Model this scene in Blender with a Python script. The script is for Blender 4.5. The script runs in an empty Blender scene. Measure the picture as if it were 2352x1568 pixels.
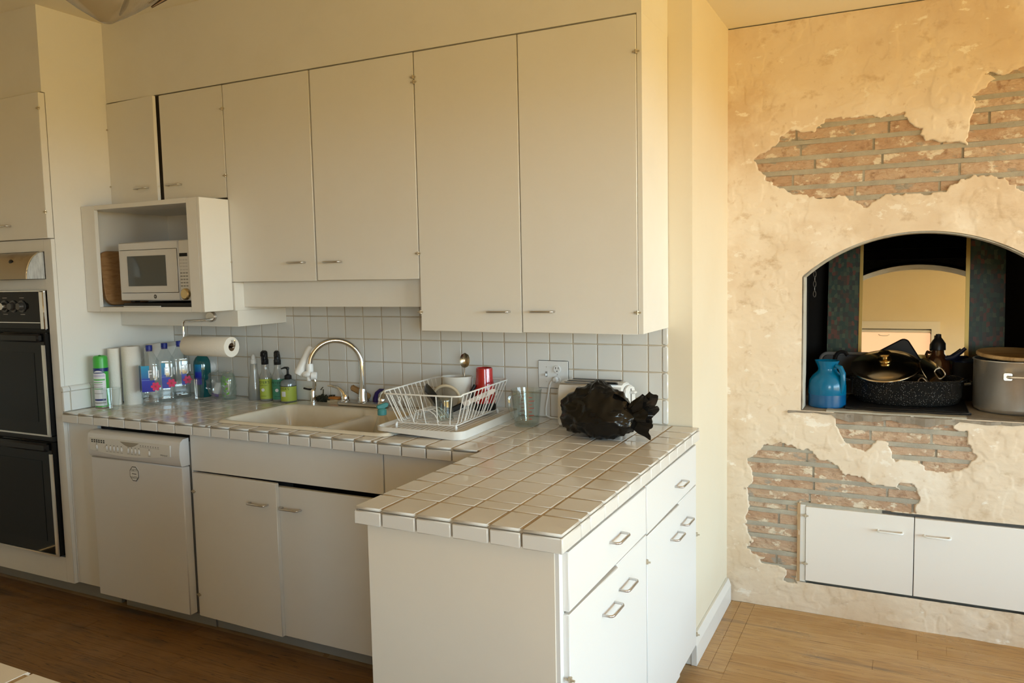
import bpy, bmesh, math, random
import numpy as np
from mathutils import Vector, Matrix, Euler
random.seed(7)
SC = bpy.context.scene
COL = SC.collection
PI = math.pi
R = math.radians

# ------------------------------------------------------------------ camera
cam_d = bpy.data.cameras.new('camera')
cam = bpy.data.objects.new('camera', cam_d)
COL.objects.link(cam)
SC.camera = cam
cam_d.sensor_fit = 'HORIZONTAL'
cam_d.sensor_width = 36.0
cam_d.lens = 1814.944 / 2352 * 36.0
cam_d.clip_start = 0.05
cr = Vector((0.89517485, 0.44524235, -0.0205241))
cu = Vector((-0.01960861, 0.08534317, 0.99615864))
cf = Vector((-0.44528361, 0.89133372, -0.08512764))
cm = Matrix((cr, cu, -cf)).transposed().to_4x4()
cm.translation = Vector((1.27058, -3.15177, 1.62640))
cam.matrix_world = cm

# ------------------------------------------------------------------ world, lights, exposure
SC.view_settings.view_transform = 'Standard'
SC.view_settings.look = 'None'
SC.view_settings.gamma = 1.0
SC.view_settings.use_curve_mapping = False
SC.view_settings.exposure = 0.0
SC.cycles.use_denoising = True
SC.cycles.adaptive_threshold = 0.06
SC.cycles.adaptive_min_samples = 16
SC.cycles.max_bounces = 7
SC.cycles.diffuse_bounces = 4
SC.cycles.glossy_bounces = 4
SC.cycles.transparent_max_bounces = 16
SC.cycles.transmission_bounces = 8
SC.cycles.caustics_reflective = False
SC.cycles.caustics_refractive = False
SC.cycles.sample_clamp_indirect = 6.0
W = bpy.data.worlds.new('sky')
SC.world = W
W.use_nodes = True
bg = W.node_tree.nodes['Background']
# daylight sky above the horizon, warm sunlit terrace below it
wn, wl = W.node_tree.nodes, W.node_tree.links
wtc = wn.new('ShaderNodeTexCoord')
wsp = wn.new('ShaderNodeSeparateXYZ')
wrp = wn.new('ShaderNodeValToRGB')
wmr = wn.new('ShaderNodeMapRange')
wmr.inputs['From Min'].default_value = -1
wmr.inputs['From Max'].default_value = 1
wl.new(wtc.outputs['Generated'], wsp.inputs[0])
wl.new(wsp.outputs[2], wmr.inputs[0])
wl.new(wmr.outputs[0], wrp.inputs[0])
ramp = wrp.color_ramp.elements
ramp[0].position, ramp[0].color = 0.490, (0.305, 0.196, 0.070, 1)   # sunlit terrace
ramp[1].position, ramp[1].color = 0.510, (0.72, 0.89, 1.0, 1)       # bright haze along the horizon
for p_, c_ in ((0.55, (0.54, 0.70, 0.83, 1)), (0.60, (0.172, 0.246, 0.325, 1)), (0.74, (0.073, 0.119, 0.175, 1))):
    e_ = ramp.new(p_)
    e_.color = c_
wl.new(wrp.outputs[0], bg.inputs[0])
bg.inputs[1].default_value = 30.5


def area(name, loc, rot, sx, sy, col, energy, spread=180):
    l = bpy.data.lights.new(name, 'AREA')
    l.shape = 'RECTANGLE'
    l.size, l.size_y = sx, sy
    l.color = col
    l.energy = energy
    l.spread = R(spread)
    o = bpy.data.objects.new(name, l)
    COL.objects.link(o)
    o.location = loc
    o.rotation_euler = rot
    o['kind'] = 'helper'
    return o


# portals: daylight comes in through the window openings
for nm, loc, rot, sx, sy in (('window_portal', (5.06, -1.55, 1.4), (0, R(90), 0), 2.2, 3.9), ('added_window_portal', (2.85, -4.66, 1.5), (R(90), 0, 0), 1.5, 1.8)):
    o = area(nm, loc, rot, sx, sy, (1, 1, 1), 1)
    o.data.cycles.is_portal = True


# ------------------------------------------------------------------ materials
MATS = {}


def M(name, col, rough=0.5, metal=0.0, spec=0.5, bump=None, var=None, rand=None, coat=0.0, trans=0.0, ior=1.45, emis=None, sub=0.0, rvar=None):
    """principled material; bump=(scale,strength,stretch), var=(scale,colour,lo,hi,stretch), rand=colour mixed per object"""
    if name in MATS:
        return MATS[name]
    m = bpy.data.materials.new(name)
    MATS[name] = m
    m.use_nodes = True
    nt = m.node_tree
    n, L = nt.nodes, nt.links
    b = n['Principled BSDF']
    c4 = (*col, 1)
    b.inputs['Base Color'].default_value = c4
    b.inputs['Roughness'].default_value = rough
    b.inputs['Metallic'].default_value = metal
    b.inputs['Specular IOR Level'].default_value = spec
    b.inputs['IOR'].default_value = ior
    b.inputs['Coat Weight'].default_value = coat
    b.inputs['Coat Roughness'].default_value = 0.08
    b.inputs['Transmission Weight'].default_value = trans
    if sub:
        b.inputs['Subsurface Weight'].default_value = sub
        b.inputs['Subsurface Radius'].default_value = (0.01, 0.01, 0.01)
    if emis:
        b.inputs['Emission Color'].default_value = (*emis[0], 1)
        b.inputs['Emission Strength'].default_value = emis[1]
    tc = None

    def coords(stretch):
        nonlocal tc
        if tc is None:
            tc = n.new('ShaderNodeTexCoord')
        mp = n.new('ShaderNodeMapping')
        mp.inputs['Scale'].default_value = stretch
        L.new(tc.outputs['Object'], mp.inputs['Vector'])
        return mp.outputs[0]
    last = None
    if rand:
        oi = n.new('ShaderNodeObjectInfo')
        mx = n.new('ShaderNodeMix')
        mx.data_type = 'RGBA'
        mx.inputs['A'].default_value = c4
        mx.inputs['B'].default_value = (*rand, 1)
        L.new(oi.outputs['Random'], mx.inputs['Factor'])
        last = mx.outputs['Result']
    for v in (var or []):
        sc, c2, lo, hi, st = v
        tx = n.new('ShaderNodeTexNoise')
        tx.inputs['Scale'].default_value = sc
        tx.inputs['Detail'].default_value = 6
        tx.inputs['Roughness'].default_value = 0.62
        L.new(coords(st), tx.inputs['Vector'])
        rp = n.new('ShaderNodeMapRange')
        rp.inputs['From Min'].default_value = lo
        rp.inputs['From Max'].default_value = hi
        L.new(tx.outputs['Fac'], rp.inputs['Value'])
        mx = n.new('ShaderNodeMix')
        mx.data_type = 'RGBA'
        if last is None:
            mx.inputs['A'].default_value = c4
        else:
            L.new(last, mx.inputs['A'])
        mx.inputs['B'].default_value = (*c2, 1)
        L.new(rp.outputs[0], mx.inputs['Factor'])
        last = mx.outputs['Result']
    if last is not None:
        L.new(last, b.inputs['Base Color'])
    if bump:
        sc, stg, st = bump[:3]
        tx = n.new('ShaderNodeTexNoise')
        tx.inputs['Scale'].default_value = sc
        tx.inputs['Detail'].default_value = 5
        L.new(coords(st), tx.inputs['Vector'])
        bp = n.new('ShaderNodeBump')
        bp.inputs['Strength'].default_value = stg
        bp.inputs['Distance'].default_value = bump[3] if len(bump) > 3 else 0.004
        L.new(tx.outputs['Fac'], bp.inputs['Height'])
        L.new(bp.outputs[0], b.inputs['Normal'])
    if rvar:
        sc, lo, hi = rvar
        tx = n.new('ShaderNodeTexNoise')
        tx.inputs['Scale'].default_value = sc
        tx.inputs['Detail'].default_value = 4
        L.new(coords((1, 1, 1)), tx.inputs['Vector'])
        rp = n.new('ShaderNodeMapRange')
        rp.inputs['From Min'].default_value = 0.35
        rp.inputs['From Max'].default_value = 0.65
        rp.inputs['To Min'].default_value = lo
        rp.inputs['To Max'].default_value = hi
        L.new(tx.outputs['Fac'], rp.inputs['Value'])
        L.new(rp.outputs[0], b.inputs['Roughness'])
    return m


def clear(name, tint=(0.96, 0.98, 0.98), gloss=0.12, rough=0.04, body=0.0, bodycol=(1, 1, 1)):
    """thin clear shell: tinted see-through with fresnel gloss, optionally a little milky"""
    if name in MATS:
        return MATS[name]
    m = bpy.data.materials.new(name)
    MATS[name] = m
    m.use_nodes = True
    nt = m.node_tree
    n, L = nt.nodes, nt.links
    n.clear()
    out = n.new('ShaderNodeOutputMaterial')
    tr = n.new('ShaderNodeBsdfTransparent')
    tr.inputs[0].default_value = (*tint, 1)
    gl = n.new('ShaderNodeBsdfGlossy')
    gl.inputs['Roughness'].default_value = rough
    lw = n.new('ShaderNodeLayerWeight')
    lw.inputs['Blend'].default_value = 0.35
    pw_ = n.new('ShaderNodeMath')
    pw_.operation = 'POWER'
    pw_.inputs[1].default_value = 3.0
    L.new(lw.outputs['Facing'], pw_.inputs[0])
    mr = n.new('ShaderNodeMapRange')
    mr.inputs['To Min'].default_value = 0.08
    mr.inputs['To Max'].default_value = 0.35 + gloss
    L.new(pw_.outputs[0], mr.inputs['Value'])
    mx = n.new('ShaderNodeMixShader')
    L.new(mr.outputs[0], mx.inputs[0])
    first = tr.outputs[0]
    if body:
        df = n.new('ShaderNodeBsdfDiffuse')
        df.inputs[0].default_value = (*bodycol, 1)
        tl = n.new('ShaderNodeBsdfTranslucent')
        tl.inputs[0].default_value = (*bodycol, 1)
        ad = n.new('ShaderNodeMixShader')
        L.new(df.outputs[0], ad.inputs[1])
        L.new(tl.outputs[0], ad.inputs[2])
        m2 = n.new('ShaderNodeMixShader')
        m2.inputs[0].default_value = body
        L.new(tr.outputs[0], m2.inputs[1])
        L.new(ad.outputs[0], m2.inputs[2])
        first = m2.outputs[0]
    L.new(first, mx.inputs[1])
    L.new(gl.outputs[0], mx.inputs[2])
    L.new(mx.outputs[0], out.inputs[0])
    return m


U3 = (1, 1, 1)
PAINT = M('cabinet_paint', (0.80, 0.78, 0.735), 0.38, bump=(60, 0.05, U3), var=[(3, (0.77, 0.745, 0.69), 0.45, 0.75, U3)])
PAINT2 = M('door_paint', (0.80, 0.78, 0.735), 0.34, bump=(60, 0.05, U3), var=[(2.2, (0.77, 0.74, 0.68), 0.45, 0.8, U3)], rand=(0.78, 0.755, 0.70))
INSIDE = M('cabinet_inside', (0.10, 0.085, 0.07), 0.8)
WALLP = M('wall_paint', (0.78, 0.70, 0.55), 0.6, bump=(40, 0.08, U3), var=[(2.0, (0.76, 0.67, 0.51), 0.45, 0.75, U3)])
CEILP = M('ceiling_paint', (0.88, 0.82, 0.69), 0.7, bump=(50, 0.06, U3))
TRIMP = M('trim_paint', (0.80, 0.78, 0.74), 0.35)
TILE = M('white_tile', (0.76, 0.755, 0.73), 0.13, spec=0.5, rand=(0.73, 0.72, 0.69), bump=(9, 0.12, U3))
CTILE = M('counter_tile', (0.76, 0.735, 0.69), 0.10, spec=0.5, rand=(0.73, 0.70, 0.65), bump=(7, 0.12, U3), rvar=(14, 0.05, 0.2))
GROUT = M('counter_grout', (0.40, 0.31, 0.21), 0.9, bump=(150, 0.4, U3), var=[(14, (0.55, 0.45, 0.32), 0.4, 0.65, U3)])
WGROUT = M('wall_grout', (0.50, 0.42, 0.32), 0.9, bump=(150, 0.4, U3), var=[(14, (0.62, 0.54, 0.42), 0.4, 0.65, U3)])
STEEL = M('brushed_steel', (0.62, 0.60, 0.57), 0.28, 1.0, bump=(180, 0.05, (1, 1, 8)))
CHROME = M('chrome', (0.80, 0.80, 0.80), 0.07, 1.0)
HANDLE = M('handle_metal', (0.62, 0.61, 0.60), 0.28, 1.0)
BLACKG = M('black_glass', (0.008, 0.008, 0.008), 0.06, spec=0.22)
BLACKP = M('black_plastic', (0.012, 0.011, 0.011), 0.38, spec=.3)
WHITEP = M('white_plastic', (0.78, 0.78, 0.77), 0.3)
APPL = M('white_appliance', (0.72, 0.71, 0.70), 0.3)
WOOD_SHADED = M('shaded_floor_oak', (0.27, 0.14, 0.05), 0.45, rand=(0.33, 0.18, 0.07), bump=(16, 0.3, (1.5, 22, 8)),  # scratched kitchen oak, with shade from island and peninsula put into its colour
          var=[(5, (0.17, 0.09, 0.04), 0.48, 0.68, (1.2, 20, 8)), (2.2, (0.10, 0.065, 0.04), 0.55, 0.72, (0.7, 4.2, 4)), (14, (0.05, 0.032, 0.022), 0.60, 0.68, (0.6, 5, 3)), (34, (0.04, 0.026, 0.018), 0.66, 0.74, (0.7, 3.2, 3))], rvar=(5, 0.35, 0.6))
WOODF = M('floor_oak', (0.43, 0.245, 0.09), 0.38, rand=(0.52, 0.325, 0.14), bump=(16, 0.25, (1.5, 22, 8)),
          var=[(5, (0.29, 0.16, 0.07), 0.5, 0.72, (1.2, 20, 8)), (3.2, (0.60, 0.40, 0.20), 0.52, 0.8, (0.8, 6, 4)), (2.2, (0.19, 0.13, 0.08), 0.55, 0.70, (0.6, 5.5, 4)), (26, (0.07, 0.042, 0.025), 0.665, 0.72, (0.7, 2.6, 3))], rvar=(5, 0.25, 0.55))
PLASTER = M('plaster', (0.755, 0.625, 0.475), 0.85, bump=(15, 0.45, (1, 1, 1.3), 0.007),
            var=[(2.0, (0.67, 0.52, 0.365), 0.42, 0.62, U3), (2.6, (0.81, 0.705, 0.575), 0.50, 0.66, (1, 1, 1.3)), (7, (0.84, 0.755, 0.64), 0.615, 0.645, (1, 1, 1.8)), (11, (0.58, 0.43, 0.28), 0.58, 0.72, (1, 1, 1.4)),
                 (26, (0.60, 0.45, 0.30), 0.62, 0.78, (1.4, 1, 1)), (70, (0.45, 0.31, 0.19), 0.73, 0.80, U3)])
BRICK = M('old_brick', (0.46, 0.29, 0.18), 0.9, bump=(32, 1.0, (1, 1, 2.4), 0.012), rand=(0.54, 0.38, 0.26),
          var=[(9, (0.56, 0.41, 0.28), 0.48, 0.66, (1, 1, 2)), (30, (0.30, 0.17, 0.10), 0.55, 0.72, U3), (16, (0.72, 0.61, 0.46), 0.575, 0.63, (1, 1, 1.5)), (8, (0.34, 0.30, 0.24), 0.60, 0.66, (1, 1, 2))])
MORTAR = M('grey_mortar', (0.35, 0.315, 0.25), 0.9, bump=(90, 0.5, U3), var=[(12, (0.43, 0.39, 0.31), 0.4, 0.65, U3)])
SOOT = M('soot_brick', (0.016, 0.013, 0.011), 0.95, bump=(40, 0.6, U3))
CLEAR = clear('clear_plastic', (0.95, 0.97, 0.97), 0.16, 0.06)
GLASS = clear('clear_glass', (0.91, 0.94, 0.93), 0.3, 0.03)
PAPER = M('tissue_paper', (0.80, 0.765, 0.70), 0.9, bump=(120, 0.35, U3))


# ------------------------------------------------------------------ mesh builder
OFF = {}


class MB:
    def __init__(s):
        s.v, s.f = [], []

    def add(s, vs, fs):
        k = len(s.v)
        s.v += [tuple(p) for p in vs]
        s.f += [tuple(i + k for i in q) for q in fs]
        return s

    def box(s, x0, x1, y0, y1, z0, z1):
        v = [(x, y, z) for x in (x0, x1) for y in (y0, y1) for z in (z0, z1)]
        return s.add(v, [(0, 1, 3, 2), (4, 6, 7, 5), (0, 4, 5, 1), (2, 3, 7, 6), (0, 2, 6, 4), (1, 5, 7, 3)])

    def prism(s, poly, a0, a1, axis='y'):
        """polygon in the two other axes extruded along axis"""
        n = len(poly)

        def P(p, a):
            return {'x': (a, p[0], p[1]), 'y': (p[0], a, p[1]), 'z': (p[0], p[1], a)}[axis]
        v = [P(p, a0) for p in poly] + [P(p, a1) for p in poly]
        f = [tuple(range(n))[::-1], tuple(range(n, 2 * n))] + [(i, (i + 1) % n, n + (i + 1) % n, n + i) for i in range(n)]
        return s.add(v, f)

    def lathe(s, prof, c=(0, 0, 0), n=28, sx=1.0, sy=1.0, cap=False, fn=None):
        """profile [(r,z)..] turned about z"""
        v, f = [], []
        m = len(prof)
        for (r, z) in prof:
            for i in range(n):
                a = 2 * PI * i / n
                rr = r * (fn(a, z) if fn else 1)
                v.append((c[0] + rr * math.cos(a) * sx, c[1] + rr * math.sin(a) * sy, c[2] + z))
        for j in range(m - 1):
            for i in range(n):
                k = (i + 1) % n
                f.append((j * n + i, j * n + k, (j + 1) * n + k, (j + 1) * n + i))
        if cap:
            f.append(tuple(range(n))[::-1])
            f.append(tuple(range((m - 1) * n, m * n)))
        return s.add(v, f)

    def cyl(s, p0, p1, r0, r1=None, n=20):
        return s.tube([p0, p1], [r0, r0 if r1 is None else r1], n)

    def tube(s, path, r, n=8, closed=False, cap=True):
        P = [Vector(p) for p in path]
        m = len(P)
        rs = r if isinstance(r, (list, tuple)) else [r] * m
        v, f = [], []
        up = None
        for j in range(m):
            if closed:
                t = P[(j + 1) % m] - P[j - 1]
            else:
                t = P[min(j + 1, m - 1)] - P[max(j - 1, 0)]
            t.normalize()
            if up is None:
                up = Vector((0, 0, 1)) if abs(t.z) < 0.9 else Vector((1, 0, 0))
            a = t.cross(up)
            if a.length < 1e-5:
                a = t.cross(Vector((0.3, 0.9, 0.1)))
            a.normalize()
            b = a.cross(t).normalized()
            up = b
            for i in range(n):
                q = 2 * PI * i / n
                v.append(P[j] + (a * math.cos(q) + b * math.sin(q)) * rs[j])
        for j in range(m if closed else m - 1):
            k = (j + 1) % m
            for i in range(n):
                f.append((j * n + i, j * n + (i + 1) % n, k * n + (i + 1) % n, k * n + i))
        if cap and not closed:
            f.append(tuple(range(n))[::-1])
            f.append(tuple(range((m - 1) * n, m * n)))
        return s.add(v, f)

    def ball(s, c, r, n=12, sz=1.0, sx=1.0, sy=1.0):
        m = n // 2
        prof = [(max(1e-5, r * math.sin(PI * j / m)), -r * sz * math.cos(PI * j / m)) for j in range(m + 1)]
        return s.lathe(prof, c, n, sx, sy)

    def xform(s, mat):
        s.v = [tuple(mat @ Vector(p)) for p in s.v]
        return s

    def build(s, name, mat, parent=None, bevel=0.0, smooth=False, angle=35, seg=2, weld=False):
        me = bpy.data.meshes.new(name)
        off = OFF.get(parent.name, Vector()) if parent else Vector()
        me.from_pydata([tuple(Vector(p) - off) for p in s.v], [], s.f)
        if bevel or weld:
            bm = bmesh.new()
            bm.from_mesh(me)
            if weld:
                bmesh.ops.remove_doubles(bm, verts=bm.verts, dist=1e-5)
            bmesh.ops.recalc_face_normals(bm, faces=bm.faces)
            if bevel:
                es = [e for e in bm.edges if len(e.link_faces) == 2 and e.calc_face_angle(0) > R(30)]
                rb_ = bmesh.ops.bevel(bm, geom=es, offset=bevel, segments=seg, affect='EDGES', clamp_overlap=True)
                if smooth:
                    for q in rb_['faces']:
                        q.smooth = True
            bm.to_mesh(me)
            bm.free()
        me.validate()
        if smooth and not bevel:
            me.polygons.foreach_set('use_smooth', [True] * len(me.polygons))
            me.set_sharp_from_angle(angle=R(angle))
        o = bpy.data.objects.new(name, me)
        me.materials.append(mat)
        COL.objects.link(o)
        if parent:
            o.parent = parent
            OFF[o.name] = off
        return o


def cr(P, k=4):
    """path rounded by a Catmull-Rom spline"""
    P = [Vector(p) for p in P]
    out = []
    for i in range(len(P) - 1):
        a, b, c, d = P[max(i - 1, 0)], P[i], P[i + 1], P[min(i + 2, len(P) - 1)]
        for q in range(k):
            t = q / k
            out.append(0.5 * ((2 * b) + (c - a) * t + (2 * a - 5 * b + 4 * c - d) * t * t + (3 * b - a - 3 * c + d) * t ** 3))
    return out + [P[-1]]


def tag(o, label=None, cat=None, group=None, kind=None):
    if label:
        o['label'] = label
    if cat:
        o['category'] = cat
    if group:
        o['group'] = group
    if kind:
        o['kind'] = kind
    return o


def thing(name, label, cat, loc=(0, 0, 0), group=None, world=True, rot=None):
    """empty at the base of a thing. world=True: its parts are given in world coordinates"""
    o = bpy.data.objects.new(name, None)
    o.empty_display_size = 0.05
    COL.objects.link(o)
    o.location = loc
    if rot:
        o.rotation_euler = rot
    OFF[o.name] = Vector(loc) if world else Vector()
    return tag(o, label, cat, group)


def instance(me_obj, loc, parent, name=None):
    """copy of a one-mesh part sharing its mesh"""
    c = me_obj.copy()
    COL.objects.link(c)
    c.parent = parent
    c.location = Vector(loc) - OFF.get(parent.name, Vector())
    OFF[c.name] = OFF.get(parent.name, Vector())
    return c


def copy_tree(o, parent=None):
    c = o.copy()
    COL.objects.link(c)
    c.parent = parent
    for ch in o.children:
        copy_tree(ch, c)
    return c


def B(name, x0, x1, y0, y1, z0, z1, mat, parent=None, bevel=0.0):
    return MB().box(x0, x1, y0, y1, z0, z1).build(name, mat, parent, bevel, smooth=bevel > 0)


def S(name, mb, mat, parent=None, **k):
    o = mb.build(name, mat, parent, **k)
    if parent is None:
        o['kind'] = 'structure'
    return o


def text_mb(s, size, bend=None, thick=0.0, squash=1.0):
    """lettering as flat mesh centred on the origin in the x/z plane facing -y; bend = radius of the cylinder it lies on"""
    cu = bpy.data.curves.new('lettering', 'FONT')
    cu.body = s
    cu.size = size
    cu.align_x = 'CENTER'
    cu.align_y = 'CENTER'
    cu.resolution_u = 3
    cu.extrude = thick
    o = bpy.data.objects.new('lettering', cu)
    COL.objects.link(o)
    dg = bpy.context.evaluated_depsgraph_get()
    me = o.evaluated_get(dg).to_mesh()
    mb = MB()
    vs = [(v.co.x * squash, v.co.y) for v in me.vertices]
    fs = [tuple(p.vertices) for p in me.polygons]
    out = []
    for x, y in vs:
        if bend:
            a = x / bend
            out.append((bend * math.sin(a), -bend * math.cos(a), y))
        else:
            out.append((x, 0, y))
    mb.add(out, fs)
    o.evaluated_get(dg).to_mesh_clear()
    bpy.data.objects.remove(o)
    bpy.data.curves.remove(cu)
    return mb


def wire_pull(name, c, half, proj, parent, axis='x', out=(0, -1, 0), r=0.0042, mat=None, bow=0.0):
    """D-shaped wire pull centred at c on a face whose outward direction is out"""
    c = Vector(c)
    ax = Vector({'x': (1, 0, 0), 'y': (0, 1, 0), 'z': (0, 0, 1)}[axis])
    o = Vector(out)
    q = proj * 0.35
    P = [c - ax * half, c - ax * half + o * (proj - q), c - ax * (half - q * 0.3) + o * (proj - q * 0.3), c - ax * (half - q) + o * proj,
         c + ax * (half - q) + o * proj, c + ax * (half - q * 0.3) + o * (proj - q * 0.3), c + ax * half + o * (proj - q), c + ax * half]
    return MB().tube(P, r, 8).build(name, mat or HANDLE, parent, smooth=True, angle=60)


def hinge(c, parent, axis='z'):
    """small exposed pin hinge"""
    mb = MB()
    c = Vector(c)
    mb.cyl(c - Vector((0, 0, 0.007)), c + Vector((0, 0, 0.007)), 0.0055, n=8)
    mb.cyl(c - Vector((0.013, 0.002, 0)), c + Vector((0.013, -0.002, 0)), 0.0032, n=8)
    return mb.build('hinge', M('hinge_brass', (.55, .48, .36), .35, .6), parent, smooth=True)

# ================================================================== THE ROOM
KC, NC = 2.945, 2.74          # kitchen ceiling, nook ceiling
XW = 0.505                    # end of the kitchen back wall
YP = 0.70                     # face of the plastered fireplace wall
S('wall_back', MB().box(-3.45, XW, 0.004, 0.80, 0, KC), WALLP)
WALL_BACK = bpy.data.objects['wall_back']
S('wall_left', MB().box(-3.55, -3.45, -4.7, 0.8, 0, KC), WALLP)
mb = MB()
WX0, WX1, WZ0, WZ1 = 0.52, 1.548, 0.85, 2.24
mb.box(-3.45, WX0, -4.7, -4.6, 0, KC).box(WX1, 2.1, -4.7, -4.6, 0, KC).box(3.6, 5.1, -4.7, -4.6, 0, KC).box(2.1, 3.6, -4.7, -4.6, 0, .6).box(2.1, 3.6, -4.7, -4.6, 2.4, KC).box(WX0, WX1, -4.7, -4.6, 0, WZ0).box(WX0, WX1, -4.7, -4.6, WZ1, KC)
S('wall_rear', mb, WALLP)
VY0, VY1, VZ0, VZ1 = -3.50, 0.40, 0.30, 2.50
mb = MB()
mb.box(5.0, 5.1, -4.6, VY0, 0, KC).box(5.0, 5.1, VY1, 0.8, 0, KC).box(5.0, 5.1, VY0, VY1, 0, VZ0).box(5.0, 5.1, VY0, VY1, VZ1, KC)
S('wall_right', mb, WALLP)
mb = MB().box(-3.55, 5.1, -4.7, 0.0, KC, KC + 0.1).box(XW, 5.1, 0.0, 0.8, NC, KC + 0.1)
S('ceiling', mb, CEILP)

# windows
for wn, ax, a0, a1, z0, z1, pos, s in (('window_1', 'x', WX0, WX1, WZ0, WZ1, -4.6, 1), ('window_2', 'y', VY0, VY1, VZ0, VZ1, 5.0, -1), ('added_window', 'x', 2.1, 3.6, 0.6, 2.4, -4.6, 1)):  # the last, rear one is unseen, added to brighten fronts facing the camera
    fr = MB()

    def bx(mb, p0, p1, d0, d1, q0, q1):
        d0, d1 = sorted((pos + s * d0, pos + s * d1))
        return mb.box(p0, p1, d0, d1, q0, q1) if ax == 'x' else mb.box(d0, d1, p0, p1, q0, q1)
    t = 0.09
    bx(fr, a0 - t, a0, -0.02, 0.022, z0 - t, z1 + t)
    bx(fr, a1, a1 + t, -0.02, 0.022, z0 - t, z1 + t)
    bx(fr, a0, a1, -0.02, 0.022, z1, z1 + t)
    bx(fr, a0, a1, -0.02, 0.04, z0 - 0.05, z0)
    root = S(wn, fr, TRIMP)
    n = 1 if ax == 'x' else 4
    wd = (a1 - a0) / n
    for i in range(n):
        sa = MB()
        p0, p1 = a0 + i * wd, a0 + (i + 1) * wd
        bx(sa, p0, p0 + 0.045, -0.07, -0.03, z0, z1)
        bx(sa, p1 - 0.045, p1, -0.07, -0.03, z0, z1)
        bx(sa, p0, p1, -0.07, -0.03, z0, z0 + 0.05)
        bx(sa, p0, p1, -0.07, -0.03, z1 - 0.05, z1)
        sash = sa.build('sash', TRIMP, root)
        bx(MB(), p0 + 0.045, p1 - 0.045, -0.052, -0.048, z0 + 0.05, z1 - 0.05).build('pane', GLASS, sash)
# roller blind in the rear window, glowing with the sun behind it
rb = thing('roller_blind', 'peach roller blind glowing in the window reflected by the mirror', 'blind', (1.034, -4.615, 2.2))
MB().cyl((WX0 + 0.03, -4.612, 2.215), (WX1 - 0.005, -4.612, 2.215), 0.018, n=14).build('roller', TRIMP, rb, smooth=True)
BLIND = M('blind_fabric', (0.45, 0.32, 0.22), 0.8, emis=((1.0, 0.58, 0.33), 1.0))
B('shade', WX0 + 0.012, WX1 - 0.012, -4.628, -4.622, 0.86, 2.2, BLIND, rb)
MB().tube([(0.98, -4.6, 2.17), (1.0, -4.585, 2.155), (1.04, -4.58, 2.152), (1.08, -4.585, 2.155), (1.1, -4.6, 2.17)], 0.006, 6).build('pull', TRIMP, rb, smooth=True)

# ------------------------------------------------------------------ floor: base and planks
FLOOR = S('floor', MB().box(-3.45, 5.1, -4.7, 0.8, -0.05, -0.002), WOODF)
planks = []
rng = random.Random(3)


def plank(x0, x1, y0, y1):
    w, d = x1 - x0, y1 - y0
    g = 0.0009
    mb = MB().box(x0 + g, x1 - g, y0 + g, y1 - g, -0.012, rng.uniform(-0.0006, 0.0004))
    # own origin so that grain differs from board to board
    o = mb.build('plank', WOOD_SHADED if x1 < 0.41 else WOODF, FLOOR)
    return o


pw = 0.083
y = -2.5
while y < 0.69:
    y1 = min(y + pw, 0.70)
    spans = [(-3.44, 0.40), (0.40, 2.8)]
    if y > -0.60:
        spans = [(0.40, 2.8)]
    elif y > -1.38:
        spans = [(-3.44, 0.05), (0.40, 2.8)]
    for a, b in spans:
        bx0 = a
        if y1 > -0.02 and a > 0:
            bx0 = 0.64
        x = bx0
        first = True
        while x < b - 0.01:
            ln = rng.uniform(0.7, 1.7) * (rng.uniform(0.3, 1) if first else 1)
            first = False
            e = min(x + ln, b)
            if b - e < 0.25:
                e = b
            plank(x, e, y, y1)
            x = e
    y = y1
# border boards along the end wall run the other way
for yy0, yy1 in ((-0.03, 0.30), (0.30, 0.70)):
    plank(0.505, 0.575, yy0, yy1)
    plank(0.575, 0.64, yy0 + 0.0, yy1)

# baseboard on the end of the kitchen wall, wrapping its corner
mb = MB()
prof = [(0.0, 0.0), (0.024, 0.0), (0.024, 0.085), (0.012, 0.118), (0.0, 0.118)]
mb.prism([(XW + a, z) for a, z in prof], -0.024, 0.685, 'y')
mb.prism([(0.004 - a, z) for a, z in prof], XW - 0.11, XW + 0.001, 'x')
S('baseboard_side', mb, TRIMP, bevel=0.0015, smooth=True)

# ------------------------------------------------------------------ fireplace wall: plaster skin over brick
UP = [(0.932, 2.281), (1.124, 2.278), (1.244, 2.276), (1.252, 2.24), (1.301, 2.2), (1.299, 2.174), (1.336, 2.147), (1.485, 2.128), (1.504, 2.186), (1.507, 2.276), (1.496, 2.316), (1.535, 2.334), (1.578, 2.379), (1.533, 2.401), (1.626, 2.401), (1.678, 2.416), (1.771, 2.414), (1.865, 2.306), (1.849, 2.114), (1.822, 1.953), (1.754, 1.902), (1.643, 1.946), (1.625, 1.981), (1.544, 1.992), (1.464, 1.978), (1.414, 1.932), (1.357, 1.93), (1.25, 1.943), (1.191, 1.937), (1.092, 1.895), (1.063, 1.927), (1.0, 1.943), (0.896, 1.947), (0.812, 1.955), (0.727, 1.998), (0.665, 2.034), (0.658, 2.098), (0.633, 2.129), (0.713, 2.182), (0.743, 2.242), (0.88, 2.241)]
LA = [(1.002, 0.975), (1.467, 0.975), (1.468, 0.926), (1.505, 0.91), (1.511, 0.862), (1.53, 0.846), (1.541, 0.798), (1.494, 0.745), (1.388, 0.729), (1.311, 0.766), (1.228, 0.777), (1.216, 0.852), (1.176, 0.855), (1.121, 0.793), (1.057, 0.814), (1.021, 0.843), (0.997, 0.906)]
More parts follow.
